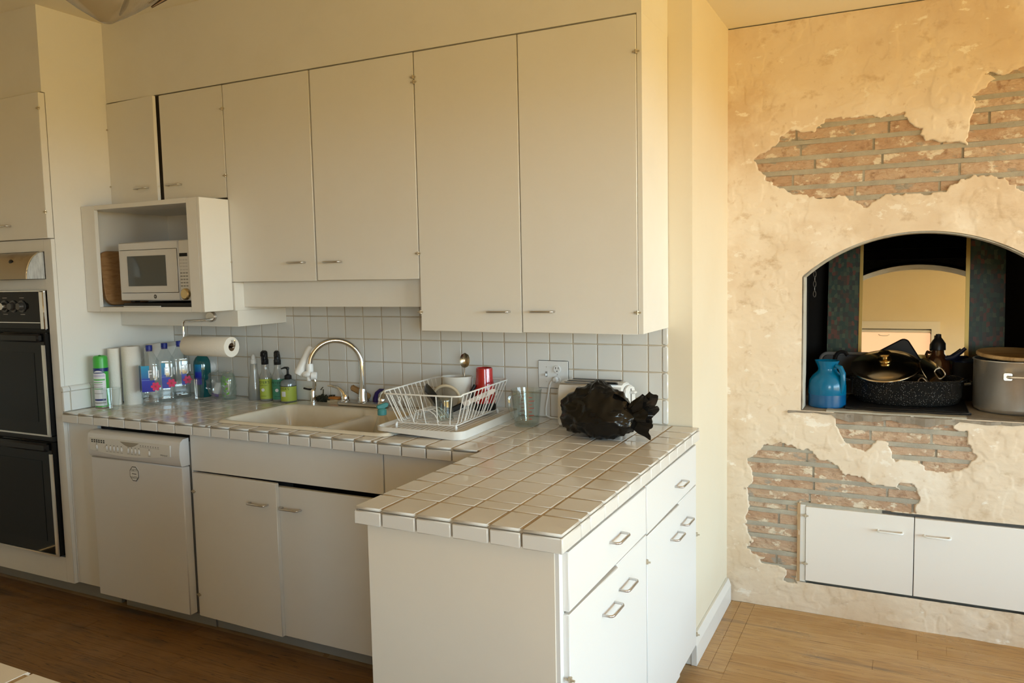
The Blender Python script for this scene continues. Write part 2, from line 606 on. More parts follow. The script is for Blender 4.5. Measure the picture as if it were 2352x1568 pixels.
LB = [(0.666, 0.796), (0.798, 0.807), (0.848, 0.777), (0.872, 0.793), (0.909, 0.737), (0.987, 0.721), (1.018, 0.681), (1.123, 0.659), (1.203, 0.636), (1.27, 0.624), (1.264, 0.658), (1.314, 0.653), (1.326, 0.579), (1.333, 0.533), (0.875, 0.528), (0.829, 0.53), (0.833, 0.139), (0.779, 0.138), (0.779, 0.186), (0.696, 0.214), (0.657, 0.208), (0.683, 0.233), (0.598, 0.276), (0.624, 0.307), (0.597, 0.345), (0.603, 0.408), (0.61, 0.457), (0.59, 0.572), (0.641, 0.611), (0.622, 0.664), (0.605, 0.717), (0.66, 0.755)]
AX, AH, ZS, ZT, SILL = 1.325, 0.482, 1.587, 1.774, 0.967      # arch centre, half width, spring, crown, sill
DX0, DX1, DZ0, DZ1 = 0.842, 1.785, 0.145, 0.530               # opening of the wood-box doors
AR = (AH * AH + (ZT - ZS) ** 2) / (2 * (ZT - ZS))             # arch radius
AC = ZT - AR


def arch_z(x):
    d = np.clip(AR * AR - (x - AX) ** 2, 0, None)
    return AC + np.sqrt(d)


NR = np.random.default_rng(5)


def vnoise(x, z, cell, seed):
    """smooth value noise"""
    g = np.random.default_rng(seed).random((int(6 / cell) + 6, int(6 / cell) + 6))
    u, v = x / cell + 1, z / cell + 1
    i, j = np.floor(u).astype(int), np.floor(v).astype(int)
    fu, fv = u - i, v - j
    fu, fv = fu * fu * (3 - 2 * fu), fv * fv * (3 - 2 * fv)
    return (g[i, j] * (1 - fu) + g[i + 1, j] * fu) * (1 - fv) + (g[i, j + 1] * (1 - fu) + g[i + 1, j + 1] * fu) * fv


def inside(poly, x, z):
    r = np.zeros(x.shape, bool)
    n = len(poly)
    for k in range(n):
        x0, z0 = poly[k]
        x1, z1 = poly[(k + 1) % n]
        c = ((z0 > z) != (z1 > z))
        with np.errstate(divide='ignore', invalid='ignore'):
            xi = (x1 - x0) * (z - z0) / (z1 - z0 + 1e-12) + x0
        r ^= c & (x < xi)
    return r


CELL = 0.0045
PX0, PX1 = XW, 2.30
nx = int((PX1 - PX0) / CELL)
nz = int(NC / CELL)
gx, gz = np.meshgrid(np.linspace(PX0, PX1, nx + 1), np.linspace(0.0, NC - 0.005, nz + 1), indexing='ij')
wx = gx + (vnoise(gx, gz, 0.05, 1) - .5) * 0.03 + (vnoise(gx, gz, 0.015, 2) - .5) * 0.018
wz = gz + (vnoise(gx, gz, 0.05, 3) - .5) * 0.022 + (vnoise(gx, gz, 0.015, 4) - .5) * 0.014


def sdist(poly, x, z):
    """signed distance to a polygon, positive inside"""
    d = np.full(x.shape, 9.0)
    n = len(poly)
    for k in range(n):
        x0, z0 = poly[k]
        x1, z1 = poly[(k + 1) % n]
        ex_, ez_ = x1 - x0, z1 - z0
        t = np.clip(((x - x0) * ex_ + (z - z0) * ez_) / (ex_ * ex_ + ez_ * ez_), 0, 1)
        d = np.minimum(d, np.hypot(x - x0 - t * ex_, z - z0 - t * ez_))
    return np.where(inside(poly, x, z), d, -d)


sd_ = np.maximum(np.maximum(sdist(UP, wx, wz), sdist(LA, wx, wz)), sdist(LB, wx, wz))
bare = sd_ > 0
hgt = (vnoise(gx, gz, 0.35, 10) - .5) * 0.010 + (vnoise(gx, gz * 1.5, 0.11, 11) - .5) * 0.004 + (vnoise(gx * 0.6, gz * 1.6, 0.045, 12) - .5) * 0.0014 + (vnoise(gx, gz, 0.018, 13) - .5) * 0.0007
# overlapping trowelled coats leave small steps
for sd, lev, amt in ((20, .57, 0.0016), (21, .52, 0.0012), (22, .6, 0.0016)):
    q = vnoise(gx + 0.02 * vnoise(gx, gz, 0.03, sd + 30), gz * 1.3, 0.16, sd) * .65 + vnoise(gx, gz, 0.04, sd + 10) * .35
    hgt += amt * np.clip((q - lev) / 0.015, 0, 1)
gy = YP - hgt
gy = np.where(bare, YP + 0.0145, gy)
# openings: snap the ring of vertices inside an opening on to its outline, drop the faces within
in_arch = (np.abs(gx - AX) < AH) & (gz > SILL) & (gz < np.where(gz > ZS, arch_z(gx), ZS + 1))
in_door = (gx > DX0) & (gx < DX1) & (gz > DZ0) & (gz < DZ1)
hole = in_arch | in_door
sx_, sz_ = gx.copy(), gz.copy()
ii, jj = np.nonzero(in_arch)
X, Z = gx[ii, jj], gz[ii, jj]
dl, dr, db = X - (AX - AH), (AX + AH) - X, Z - SILL
dist_c = AR - np.hypot(X - AX, Z - AC)
dc = np.where(Z > AC, dist_c, 9)
best = np.argmin(np.stack([dl, dr, db, dc]), 0)
ang = np.arctan2(Z - AC, X - AX)
X = np.choose(best, [np.full_like(X, AX - AH), np.full_like(X, AX + AH), X, AX + AR * np.cos(ang)])
Z = np.choose(best, [Z, Z, np.full_like(Z, SILL), AC + AR * np.sin(ang)])
sx_[ii, jj], sz_[ii, jj] = X, Z
ii, jj = np.nonzero(in_door)
X, Z = gx[ii, jj], gz[ii, jj]
best = np.argmin(np.stack([X - DX0, DX1 - X, Z - DZ0, DZ1 - Z]), 0)
X2 = np.choose(best, [np.full_like(X, DX0), np.full_like(X, DX1), X, X])
Z2 = np.choose(best, [Z, Z, np.full_like(Z, DZ0), np.full_like(Z, DZ1)])
sx_[ii, jj], sz_[ii, jj] = X2, Z2
# ring of bare vertices along a broken plaster edge: pull it on to the outline of the patch
g0, g1 = np.gradient(sd_, gx[1, 0] - gx[0, 0], gz[0, 1] - gz[0, 0])
gl_ = np.hypot(g0, g1) + 1e-9
ring = bare & (sd_ < 2.2 * CELL) & ~hole
mv = np.clip(sd_ / gl_, 0, 2.2 * CELL) * 0.9
sx_ = np.where(ring, sx_ - g0 / gl_ * mv, sx_)
sz_ = np.where(ring, sz_ - g1 / gl_ * mv, sz_)
idx = np.arange((nx + 1) * (nz + 1)).reshape(nx + 1, nz + 1)
q0, q1, q2, q3 = idx[:-1, :-1], idx[1:, :-1], idx[1:, 1:], idx[:-1, 1:]
hq = hole[:-1, :-1] & hole[1:, :-1] & hole[1:, 1:] & hole[:-1, 1:]
bq = bare[:-1, :-1] & bare[1:, :-1] & bare[1:, 1:] & bare[:-1, 1:]
keep = ~(hq | bq)
faces = np.stack([q0[keep], q1[keep], q2[keep], q3[keep]], 1)
verts = np.stack([sx_.ravel(), gy.ravel(), sz_.ravel()], 1)
used = np.unique(faces)
remap = np.full(len(verts), -1)
remap[used] = np.arange(len(used))
verts, faces = verts[used], remap[faces]
me = bpy.data.meshes.new('plaster_skin')
me.vertices.add(len(verts))
me.vertices.foreach_set('co', verts.astype(np.float32).ravel())
me.loops.add(faces.size)
me.loops.foreach_set('vertex_index', faces.astype(np.int32).ravel())
me.polygons.add(len(faces))
me.polygons.foreach_set('loop_start', np.arange(0, faces.size, 4, dtype=np.int32))
me.polygons.foreach_set('loop_total', np.full(len(faces), 4, np.int32))
me.polygons.foreach_set('use_smooth', np.ones(len(faces), bool))
me.update(calc_edges=True)
me.validate()
me.materials.append(PLASTER)
# masonry core behind the skin, with the arch and the wood-box openings left out
core = MB()
YB0, YB1 = YP + 0.060, YP + 0.13
core.box(XW, AX - AH, YB0, YB1, SILL, NC)
core.box(AX + AH, 5.0, YB0, YB1, SILL, NC)
n = 24
for k in range(n):
    a, b = AX - AH + 2 * AH * k / n, AX - AH + 2 * AH * (k + 1) / n
    za, zb = float(arch_z(np.array(a))), float(arch_z(np.array(b)))
    core.prism([(a, za), (b, zb), (b, NC), (a, NC)], YB0, YB1, 'y')
core.box(XW, DX0 - 0.002, YB0, YB1, 0, SILL).box(DX1 + 0.002, 5.0, YB0, YB1, 0, SILL)
core.box(DX0, DX1, YB0, YB1, 0, DZ0).box(DX0, DX1, YB0, YB1, DZ1, SILL - 0.03)
core.box(2.28, 5.0, YP, YB0, 0, NC)
WF = S('wall_fireplace', core, MORTAR)
skin = bpy.data.objects.new('plaster_skin', me)
COL.objects.link(skin)
skin.parent = WF
# whitewashed lining of the arch
rv = MB()
pts = [(AX - AH, SILL), (AX - AH, (SILL + ZS) / 2), (AX - AH, ZS)] + [(x, float(arch_z(np.array(x)))) for x in np.linspace(AX - AH, AX + AH, 33)[1:-1]] + [(AX + AH, ZS), (AX + AH, SILL)]
vs, fs = [], []
for k, (x, z) in enumerate(pts):
    j = rng.uniform(-.0015, .0015)
    ox, oz = (x - AX), (z - 1.2)
    ln = math.hypot(ox, oz)
    e = 0.007
    vs += [(x - ox / ln * e, YP + 0.001 + j, z - oz / ln * e), (x - ox / ln * e, YP + 0.13, z - oz / ln * e), (x + ox / ln * 0.006, YP + 0.010, z + oz / ln * 0.006), (x + ox / ln * 0.012, YP + 0.13, z + oz / ln * 0.012)]
for k in range(len(pts) - 1):
    a, b = 4 * k, 4 * k + 4
    fs += [(a, a + 1, b + 1, b), (a, b, b + 2, a + 2), (a + 2, b + 2, b + 3, a + 3), (a + 1, a + 3, b + 3, b + 1)]
LIMEW = M('whitewash', (0.60, 0.56, 0.48), 0.85, bump=(60, 0.5, U3), var=[(9, (0.45, 0.38, 0.28), 0.5, 0.7, U3)])
rv.add(vs, fs).build('arch_lining', LIMEW, WF)

# bricks and mortar in the bare patches
rng = random.Random(11)


def patch(poly, joints, x0, x1, lens, heads=None):
    """courses between joint heights: joints ascending"""
    th = 0.0098
    for k in range(len(joints) - 1):
        za, zb = joints[k] + th, joints[k + 1] - th
        x = x0 - rng.uniform(0, 0.2)
        zz = (za + zb) / 2
        while x < x1:
            L_ = rng.uniform(*lens)
            a, b = x, min(x + L_, x1 + 0.05)
            # keep a brick that shows in the patch
            sx = np.linspace(a, b, 12)
            sh = False
            for zt in (za, zz, zb):
                sh |= bool(inside(poly, sx, np.full_like(sx, zt)).any())
            if sh:
                b_ = b - 0.010
                bv, bf = [], []
                m = 4
                fy = YP + rng.uniform(0.006, 0.012)
                for r_, zq in enumerate((za, zz, zb)):
                    for c_ in range(m + 1):
                        bv.append((a + (b_ - a) * c_ / m + rng.uniform(-.002, .002) * (0 < c_ < m), fy + rng.uniform(-.0025, .0025), zq + rng.uniform(-.002, .002)))
                for r_ in range(2):
                    for c_ in range(m):
                        q = r_ * (m + 1) + c_
                        bf.append((q, q + 1, q + m + 2, q + m + 1))
                kq = len(bv)
                bv += [(a, YB0, za), (b_, YB0, za), (b_, YB0, zb), (a, YB0, zb)]
                t_ = 2 * (m + 1)
                bf += [tuple(range(m, -1, -1)) + (kq, kq + 1)[:2], (kq + 3, kq + 2) [::-1] + tuple(range(t_, t_ + m + 1))[::-1]]
                bf[-1] = tuple(range(t_, t_ + m + 1)) + (kq + 2, kq + 3)
                bf[-2] = tuple(range(m, -1, -1)) + (kq, kq + 1)
                bf += [(0, m + 1, t_, kq + 3, kq), (m, kq + 1, kq + 2, t_ + m, 2 * m + 1)]
                MB().add(bv, bf).build('brick', BRICK, WF)
            x = b
    for zj in joints:
        xs = np.linspace(x0 - .02, x1 + .02, 60)
        ins = inside(poly, xs, np.full_like(xs, zj)) | inside(poly, xs, np.full_like(xs, zj - .012)) | inside(poly, xs, np.full_like(xs, zj + .012))
        if not ins.any():
            continue
        run = np.nonzero(ins)[0]
        a, b = xs[run[0]] - .05, xs[run[-1]] + .05
        v, f = [], []
        nn = max(4, int((b - a) / 0.05))
        for i in range(nn + 1):
            xx = a + (b - a) * i / nn
            w0, w1 = th + rng.uniform(-.001, .002), th + rng.uniform(-.001, .002)
            fy = YP + rng.uniform(0.0035, 0.006)
            v += [(xx, YB0, zj - w0), (xx, fy + .002, zj - w0), (xx, fy, zj), (xx, fy + .002, zj + w1), (xx, YB0, zj + w1)]
        for i in range(nn):
            for q in range(4):
                f.append((i * 5 + q, i * 5 + 5 + q, i * 5 + 6 + q, i * 5 + 1 + q))
        f += [(0, 1, 2, 3, 4), tuple(range(nn * 5 + 4, nn * 5 - 1, -1))]
        MB().add(v, f).build('mortar_joint', MORTAR, WF, smooth=True, angle=60)


patch(UP, [1.866, 1.931, 1.991, 2.061, 2.124, 2.193, 2.262, 2.312, 2.384, 2.45], 0.60, 1.90, (0.26, 0.42))
patch(LA, [0.712, 0.78, 0.836, 0.901, 0.962], 0.98, 1.56, (0.2, 0.34))
patch(LB, [0.075, 0.14, 0.205, 0.270, 0.344, 0.403, 0.472, 0.519, 0.583, 0.642, 0.713, 0.775, 0.84], 0.575, 1.36, (0.3, 0.5))

bk = MB()
bk.box(0.60, 1.90, YP + .0135, YB0, 1.87, 2.45).box(0.98, 1.56, YP + .0135, YB0, 0.70, SILL - .012).box(0.57, DX0 - .012, YP + .0135, YB0, 0.12, 0.83).box(DX0 - .012, 0.98, YP + .0135, YB0, DZ1 + .004, 0.83).box(0.98, 1.36, YP + .0135, YB0, DZ1 + .004, 0.70)
bk.build('mortar_backing', MORTAR, WF)
# hearth slab (sill) and the sooty niche behind the arch
HEARTH = M('hearth_stone', (0.24, 0.20, 0.155), 0.85, bump=(40, 0.8, U3), var=[(12, (0.34, 0.29, 0.22), 0.45, 0.7, U3), (30, (0.12, 0.1, 0.08), 0.6, 0.75, U3)])
v, f = [], []
nn = 60
for i in range(nn + 1):
    x = 0.785 + 1.14 * i / nn
    w1 = .004 * math.sin(x * 31) + .003 * math.sin(x * 77 + 1)
    w2 = .007 * math.sin(x * 23 + 2) + .004 * math.sin(x * 61)
    w3 = 1.0 if 0.99 < x < 1.48 else (0.35 if x > 1.48 else 0.15)
    v += [(x, 1.545, SILL + .001), (x, YP + .03, SILL + .001), (x, YP - .007 + w1, SILL - .004 + .3 * w1), (x, YP - .007 + w1, SILL - .006 - (.026 + w2) * w3), (x, YP + .06, SILL - .04)]
for i in range(nn):
    for q in range(4):
        f.append((i * 5 + q, i * 5 + 1 + q, i * 5 + 6 + q, i * 5 + 5 + q))
MB().add(v, f).build('hearth_slab', HEARTH, WF)
nb = MB()
nb.box(0.72, 0.79, YB1 - .001, 1.6, SILL - .1, 2.4).box(1.92, 2.0, YB1 - .001, 1.6, SILL - .1, 2.4).box(0.72, 2.0, 1.54, 1.6, SILL - .1, 2.4).box(0.72, 2.0, YB1, 1.6, 2.3, 2.4)
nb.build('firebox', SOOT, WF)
# rows of sooty brick on the niche back and the inner face over the arch
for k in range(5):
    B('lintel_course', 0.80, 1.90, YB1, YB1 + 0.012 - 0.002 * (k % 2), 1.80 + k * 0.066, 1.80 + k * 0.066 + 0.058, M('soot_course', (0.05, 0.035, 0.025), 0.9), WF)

# wood-box doors below the hearth
wb = thing('wood_box_cabinet', 'low white cupboard with two doors set into the brick fireplace base', 'cabinet', (1.31, YP, 0.15))
B('body', DX0 + .006, DX1 - .006, YP + .018, YB0 + 0.05, DZ0 + .004, DZ1 - .001, INSIDE, wb)
RAWW = M('raw_wood', (0.45, 0.29, 0.15), 0.7, bump=(30, 0.3, (8, 8, 1)))
B('frame_post', DX0 + .003, 0.868, YP + .002, YP + .02, DZ0 + .004, DZ1 - .012, PAINT, wb)
B('shim', 0.832, 0.845, YP - .003, YP + .03, DZ0 + .002, DZ1 - .004, RAWW, wb)
for k, (a, b, hx) in enumerate(((0.870, 1.322, 1.228), (1.325, 1.779, 1.414))):
    d = B('door', a, b, YP - .006, YP + .014, DZ0 + .012, DZ1 - .016, M('pink_white_paint', (0.80, 0.74, 0.67), 0.4, bump=(50, .06, U3), var=[(60, (0.35, 0.25, 0.18), 0.74, 0.78, U3)]), wb, 0.0015)
    wire_pull('handle', (hx, YP - .006, 0.441), 0.05, 0.028, d, r=0.0045, mat=TRIMP)
    if k == 0:
        for z in (0.24, 0.47):
            hinge((0.869, YP - .008, z), d)

# ================================================================== FITTED CABINETS
S('soffit', MB().box(-2.455, 0.408, -0.342, 0.004, 2.5462, KC), PAINT)


def door(parent, x0, x1, z0, z1, yf, hx=None, hz=None, hinges=(), th=0.019, ajar=0.0, hw=0.044, name='door', mat=None):
    """slab door facing -y with a wire pull; ajar in degrees about its left (+) or right (-) edge"""
    d = MB().box(x0, x1, yf, yf + th, z0, z1).build(name, mat or PAINT2, parent, 0.002, smooth=True)
    kids = []
    if hx is not None:
        kids.append(wire_pull('handle', (hx, yf, hz), hw, 0.027, d))
    for (gx_, gz_) in hinges:
        kids.append(hinge((gx_, yf - .002, gz_), d))
    if ajar:
        px = x0 if ajar > 0 else x1
        off = OFF[parent.name]
        pv = Vector((px, yf + th, 0)) - off
        mt = Matrix.Translation(pv) @ Matrix.Rotation(R(-ajar), 4, 'Z') @ Matrix.Translation(-pv)
        for o in [d] + kids:
            o.data.transform(mt)
    return d


YU = -0.345
u1 = thing('wall_cabinet', 'small two-door wall cabinet above the microwave shelf, one door ajar', 'cabinet', (-2.04, 0, 2.02), 'white wall cabinets over the counter')
MB().box(-2.452, -1.634, YU + .022, 0.0, 2.012, 2.545).build('body', INSIDE, u1)
door(u1, -2.452, -2.072, 2.018, 2.540, YU, -2.185, 2.094, [(-2.452, 2.41), (-2.452, 2.12)], ajar=3.6)
door(u1, -2.058, -1.634, 2.018, 2.540, YU, -1.975, 2.098, [(-1.634, 2.43), (-1.634, 2.12)])
u2 = thing('wall_cabinet', 'mid-height two-door wall cabinet hung above the kitchen sink', 'cabinet', (-1.1, 0, 1.62), 'white wall cabinets over the counter')
MB().box(-1.630, -0.560, YU + .022, 0.0, 1.614, 2.545).build('body', PAINT, u2)
door(u2, -1.629, -1.112, 1.614, 2.540, YU, -1.216, 1.698, [(-1.632, 1.71)])
door(u2, -1.104, -0.562, 1.614, 2.540, YU, -1.009, 1.696, [(-0.561, 1.72), (-0.561, 2.44)])
u3 = thing('wall_cabinet', 'tallest two-door wall cabinet reaching low over the dish rack and toaster', 'cabinet', (-0.08, 0, 1.4), 'white wall cabinets over the counter')
MB().box(-0.556, 0.408, YU + .022, 0.0, 1.396, 2.546).box(0.390, 0.408, YU + .003, YU + .022, 1.396, 2.546).build('body', PAINT, u3)
door(u3, -0.557, -0.087, 1.394, 2.540, YU, -0.185, 1.477, [(-0.558, 1.475), (-0.558, 2.42)], hw=.047)
door(u3, -0.083, 0.388, 1.394, 2.540, YU, 0.007, 1.478, [(0.3885, 1.475), (0.3885, 2.41)], hw=.047)
tag(B('valance', -1.612, -0.559, -0.287, -0.268, 1.494, 1.613, PAINT), 'plain white valance board hanging below the cabinet above the sink', 'valance')

# microwave shelf box hung beside the tall oven cabinet
cb = thing('microwave_shelf', 'open white box shelf holding the microwave beside the oven cabinet', 'shelf', (-2.03, -0.26, 1.40))
X0, X1, Z0, Z1, YF = -2.446, -1.622, 1.480, 2.006, -0.524
B('side_panel', X0, -2.428, YF + .02, -0.001, Z0, Z1, PAINT, cb)
B('side_panel', -1.640, X1, YF, -0.348, Z0, Z1, PAINT, cb, .0015)
B('top_panel', X0, -1.64, YF + .02, -0.348, Z1 - .02, Z1, PAINT, cb)
B('bottom_panel', X0, -1.64, YF + .02, -0.001, Z0, 1.502, PAINT, cb)
B('back_panel', X0, -1.64, -0.018, -0.002, 1.502, Z1 - .02, PAINT, cb)
B('top_panel_rear', X0, -1.64, -0.345, -0.001, Z1 - .02, Z1, PAINT, cb)
B('frame_stile', X0, -2.347, YF, YF + .02, Z0, Z1, PAINT, cb, .001)
B('frame_stile', -1.706, -1.641, YF, YF + .02, Z0, Z1, PAINT, cb, .001)
B('frame_rail', -2.347, -1.706, YF, YF + .02, 1.984, Z1, PAINT, cb, .001)
B('frame_rail', -2.347, -1.706, YF, YF + .02, Z0, 1.503, PAINT, cb, .001)
B('rear_cheek', -1.640, -1.6125, -0.346, -0.002, 1.4785, 1.6125, PAINT, cb)
B('under_box', -2.447, -1.612, -0.334, -0.001, 1.400, 1.478, PAINT, cb, .001)

# ------------------------------------------------------------------ oven cabinet
OX, OY = -2.448, -0.690
oc = thing('oven_cabinet', 'tall white cabinet built around the black double wall oven', 'cabinet', (-2.95, -0.34, 0))
mb = MB()
mb.box(-3.44, OX, OY + .004, 0.0, 2.54, KC)                        # head
mb.box(OX - .02, OX, OY + .021, 0.0, 0.118, 2.54)                  # right side
mb.box(-3.44, -3.40, OY + .021, 0.0, 0.118, 2.54)
mb.box(-3.40, OX - .02, -0.12, 0.0, 0.118, 2.54)
mb.build('carcass', PAINT, oc)
B('stile', OX - .058, OX, OY, OY + .02, 0.118, 1.842, PAINT, oc, .001)
B('rail', -3.44, OX - .058, OY, OY + .02, 1.784, 1.842, PAINT, oc)
B('rail', -3.44, OX - .058, OY, OY + .02, 1.594, 1.648, PAINT, oc)
B('rail', -3.44, OX - .058, OY, OY + .02, 0.118, 0.246, PAINT, oc)
door(oc, -2.842, OX + .001, 1.845, 2.536, OY - .016, -2.775, 1.915, [(OX + .002, 2.46), (OX + .002, 1.97)], th=.034, hw=.045)
door(oc, -3.27, -2.848, 1.845, 2.536, OY - .016, -2.93, 1.915, [], th=.034, hw=.045)
# stainless quarter-round hood visor standing proud of the cabinet face
n = 14
HP = 0.092
arc = [(OY - HP * math.sin(PI / 2 * k / n), 1.650 + 0.132 * math.cos(PI / 2 * k / n)) for k in range(n + 1)]
v, f = [], []
for (yy, zz) in arc:
    v += [(-3.42, yy, zz), (OX - .066, yy, zz)]
for k in range(n):
    f.append((2 * k, 2 * k + 1, 2 * k + 3, 2 * k + 2))
SCOOP = M('worn_steel', (0.36, 0.30, 0.22), 0.32, 0.85, bump=(25, .1, U3), var=[(6, (0.20, 0.15, 0.10), 0.45, 0.7, U3)])
MB().add(v, f).build('hood_visor', SCOOP, oc, smooth=True)
MB().prism([(OY, 1.650)] + arc, OX - .068, OX - .063, 'x').build('hood_cheek', M('pale_steel', (.62, .63, .62), .4, .55, var=[(14, (.42, .43, .43), .4, .65, (1, 6, 1))]), oc)
MB().tube([(OX - .064, yy, zz) for yy, zz in arc], .003, 6).build('hood_edge', CHROME, oc, smooth=True)
MB().ball((-2.66, OY - .070, 1.735), .012, 12, 1.0, 1.6, .4).build('hood_badge', BLACKP, oc, smooth=True)
B('hood_back', -3.42, OX - .063, OY + .004, OY + .012, 1.648, 1.784, BLACKP, oc)
B('hood_underside', -3.42, OX - .064, OY - HP + .004, OY + .004, 1.650, 1.653, BLACKP, oc)
B('toe_kick', -3.44, -2.27, -0.565, -0.545, 0.0, 0.118, M('toe_vinyl', (0.36, 0.34, 0.30), 0.6), oc)
# the oven
ov = thing('wall_oven', 'black glass double wall oven with chrome edge trim', 'oven', (-2.9, OY, 0.25))
mb = MB().box(-3.28, -2.512, OY + .022, -0.14, 0.252, 1.592)
mb.build('body', BLACKP, ov)
B('control_panel', -3.28, -2.545, OY - .012, OY + .02, 1.402, 1.588, BLACKG, ov, .002)
B('chrome_trim', -3.28, -2.512, OY - .014, OY + .02, 1.588, 1.593, CHROME, ov)
B('chrome_trim', -2.545, -2.512, OY - .020, OY + .02, 1.400, 1.590, CHROME, ov, .004)
B('chrome_trim', -3.28, -2.55, OY - .016, OY - .010, 1.432, 1.436, CHROME, ov)
for k, kx in enumerate((-2.69, -2.76, -2.83, -2.93, -3.02)):
    kb = MB().cyl((kx, OY - .012, 1.515), (kx, OY - .018, 1.515), 0.030, n=20).build('knob_skirt', M('dark_grey', (0.05, 0.05, 0.05), .3), ov, smooth=True)
    kn = MB().cyl((kx, OY - .018, 1.515), (kx, OY - .036, 1.515), 0.021, 0.017, n=20).build('knob', STEEL if k == 2 else M('knob_black', (0.06, 0.055, 0.05), .22), ov, smooth=True)
PRINT = M('grey_print', (0.32, 0.31, 0.29), 0.6)
for kx in (-2.69, -2.83, -2.93):
    B('print_mark', kx - .018, kx + .018, OY - .0128, OY - .0122, 1.473, 1.476, PRINT, ov)
    B('print_mark', kx - .018, kx + .018, OY - .0128, OY - .0122, 1.556, 1.559, PRINT, ov)
for k, (za, zb) in enumerate(((0.868, 1.385), (0.256, 0.840))):
    d = MB().box(-3.28, -2.512, OY - .026, OY + .012, za, zb).build('oven_door', BLACKG, ov, .004, smooth=True)
    B('door_trim', -2.536, -2.512, OY - .030, OY - .024, za + .005, zb - .06, STEEL, d, .001)
    B('door_trim', -3.28, -2.512, OY - .030, OY - .024, za, za + .008, STEEL, d)
    MB().box(-3.27, -2.52, OY - .058, OY - .028, zb - .045, zb - .004).build('door_handle', BLACKP, d, .008, smooth=True)
    B('door_window', -3.22, -2.60, OY - .0275, OY - .0255, za + .07, zb - .10, M('oven_glass', (0.006, 0.006, 0.006), .05, spec=.2), d)
B('vent_strip', -3.28, -2.512, OY - .02, OY + .01, 0.842, 0.866, BLACKP, ov)

# ------------------------------------------------------------------ base cabinets along the back wall
YC = -0.668
sb = thing('sink_cabinet', 'white sink base cabinet with a blank top panel and two sagging doors', 'cabinet', (-1.07, -0.33, 0))
B('toe_kick', -1.60, -0.10, -0.565, -0.548, 0.0, 0.1, MATS['toe_vinyl'], sb)
B('side_panel', -1.600, -1.582, YC + .02, -0.02, 0.1, 0.93, PAINT, sb)
B('floor_panel', -1.58, -0.545, YC + .03, -0.02, 0.1, 0.118, INSIDE, sb)
B('back_panel', -1.58, -0.545, -0.04, -0.02, 0.118, 0.8, INSIDE, sb)
B('face_frame', -1.600, -1.592, YC + .002, YC + .02, 0.1, 0.942, PAINT, sb)
B('top_panel', -1.592, -0.545, YC, YC + .02, 0.775, 0.942, PAINT, sb, .0015)
B('corner_panel', -0.540, -0.078, YC + .001, YC + .02, 0.1, 0.942, PAINT, sb, .0015)
door(sb, -1.592, -1.085, 0.100, 0.768, YC - .004, -1.184, 0.672, [(-1.587, 0.68), (-1.587, 0.2)], ajar=1.6, hw=.05)
door(sb, -1.098, -0.552, 0.098, 0.752, YC + .001, -1.020, 0.664, [], hw=.05)
fill = thing('filler_panel', 'narrow white filler panel between oven cabinet and dishwasher', 'panel', (-2.35, -0.6, 0.118))
B('board', -2.447, -2.232, YC + .004, YC + .024, 0.118, 0.944, PAINT, fill)

# ------------------------------------------------------------------ dishwasher
dw = thing('dishwasher', 'white built-in dishwasher with a curved push-button console', 'dishwasher', (-1.915, -0.4, 0))
DY = -0.712
B('tub', -2.226, -1.606, DY + .045, -0.05, 0.105, 0.905, M('tub_grey', (0.2, 0.19, 0.17), .6), dw)
B('kick_plate', -2.226, -1.606, -0.57, -0.55, 0.0, 0.1, MATS['toe_vinyl'], dw)
MB().box(-2.226, -1.606, DY, DY + .043, 0.112, 0.796).build('door', APPL, dw, .004, smooth=True)
# console: bulging cross-section
n = 8
sec = [(DY + .043, 0.799), (DY + .0, 0.799)]
sec += [(DY - .012 * math.sin(PI * (0.15 + .85 * k / n) * .9), 0.805 + 0.105 * k / n) for k in range(n + 1)]
sec += [(DY + .012, 0.921), (DY + .043, 0.923)]
MB().prism(sec, -2.228, -1.606, 'x').build('console', APPL, dw, smooth=True, angle=40)
# raised control fascia with curved lower edge
top, fas = 0.893, []
for k in range(17):
    x = -2.205 + 0.545 * k / 16
    fas.append((x, 0.842 - 0.024 * math.sin(PI * min(1, (k + 2) / 18))))
fas += [(-1.66, top), (-2.205, top)]
FASC = M('fascia', (0.74, 0.72, 0.67), 0.35)
MB().prism(fas, DY - .0155, DY - .008, 'y').build('fascia', FASC, dw, .001)
cut = [(-1.99 + .13 * k / 10, 0.888 - .022 * math.sin(PI * k / 10)) for k in range(11)]
MB().prism(cut, DY - .0162, DY - .0140, 'y').build('handle_recess', M('recess_shade', (0.36, 0.32, 0.25), .5), dw)
DARK = M('dark_print', (0.04, 0.04, 0.04), .6)
vb = B('vent_grille', -2.203, -2.09, DY - .0165, DY - .0145, 0.868, 0.889, FASC, dw, .001)
for i in range(6):
    for j in range(2):
        B('vent_slot', -2.190 + i * .0165, -2.180 + i * .0165, DY - .0172, DY - .0164, 0.871 + j * .0085, 0.877 + j * .0085, DARK, vb)
for bx in (-2.155, -2.083, -2.058, -2.033, -2.008, -1.982, -1.935, -1.911, -1.887, -1.863, -1.795):
    bt = MB().lathe([(0.0001, .0), (0.006, .0), (0.0065, .002), (0.004, .0045), (0.0001, .005)], n=12, sy=1.7)
    bt.xform(Matrix.Translation((bx, DY - .0155, 0.850 if bx < -1.95 else 0.848)) @ Matrix.Rotation(R(90), 4, 'X'))
    b_ = bt.build('button', WHITEP, dw, smooth=True)
    B('indicator', bx - .0018, bx + .0018, DY - .0166, DY - .0158, 0.862, 0.8655, DARK, dw)
    B('print_mark', bx - .008, bx + .008, DY - .0161, DY - .0156, 0.8325, 0.8345, PRINT, dw)
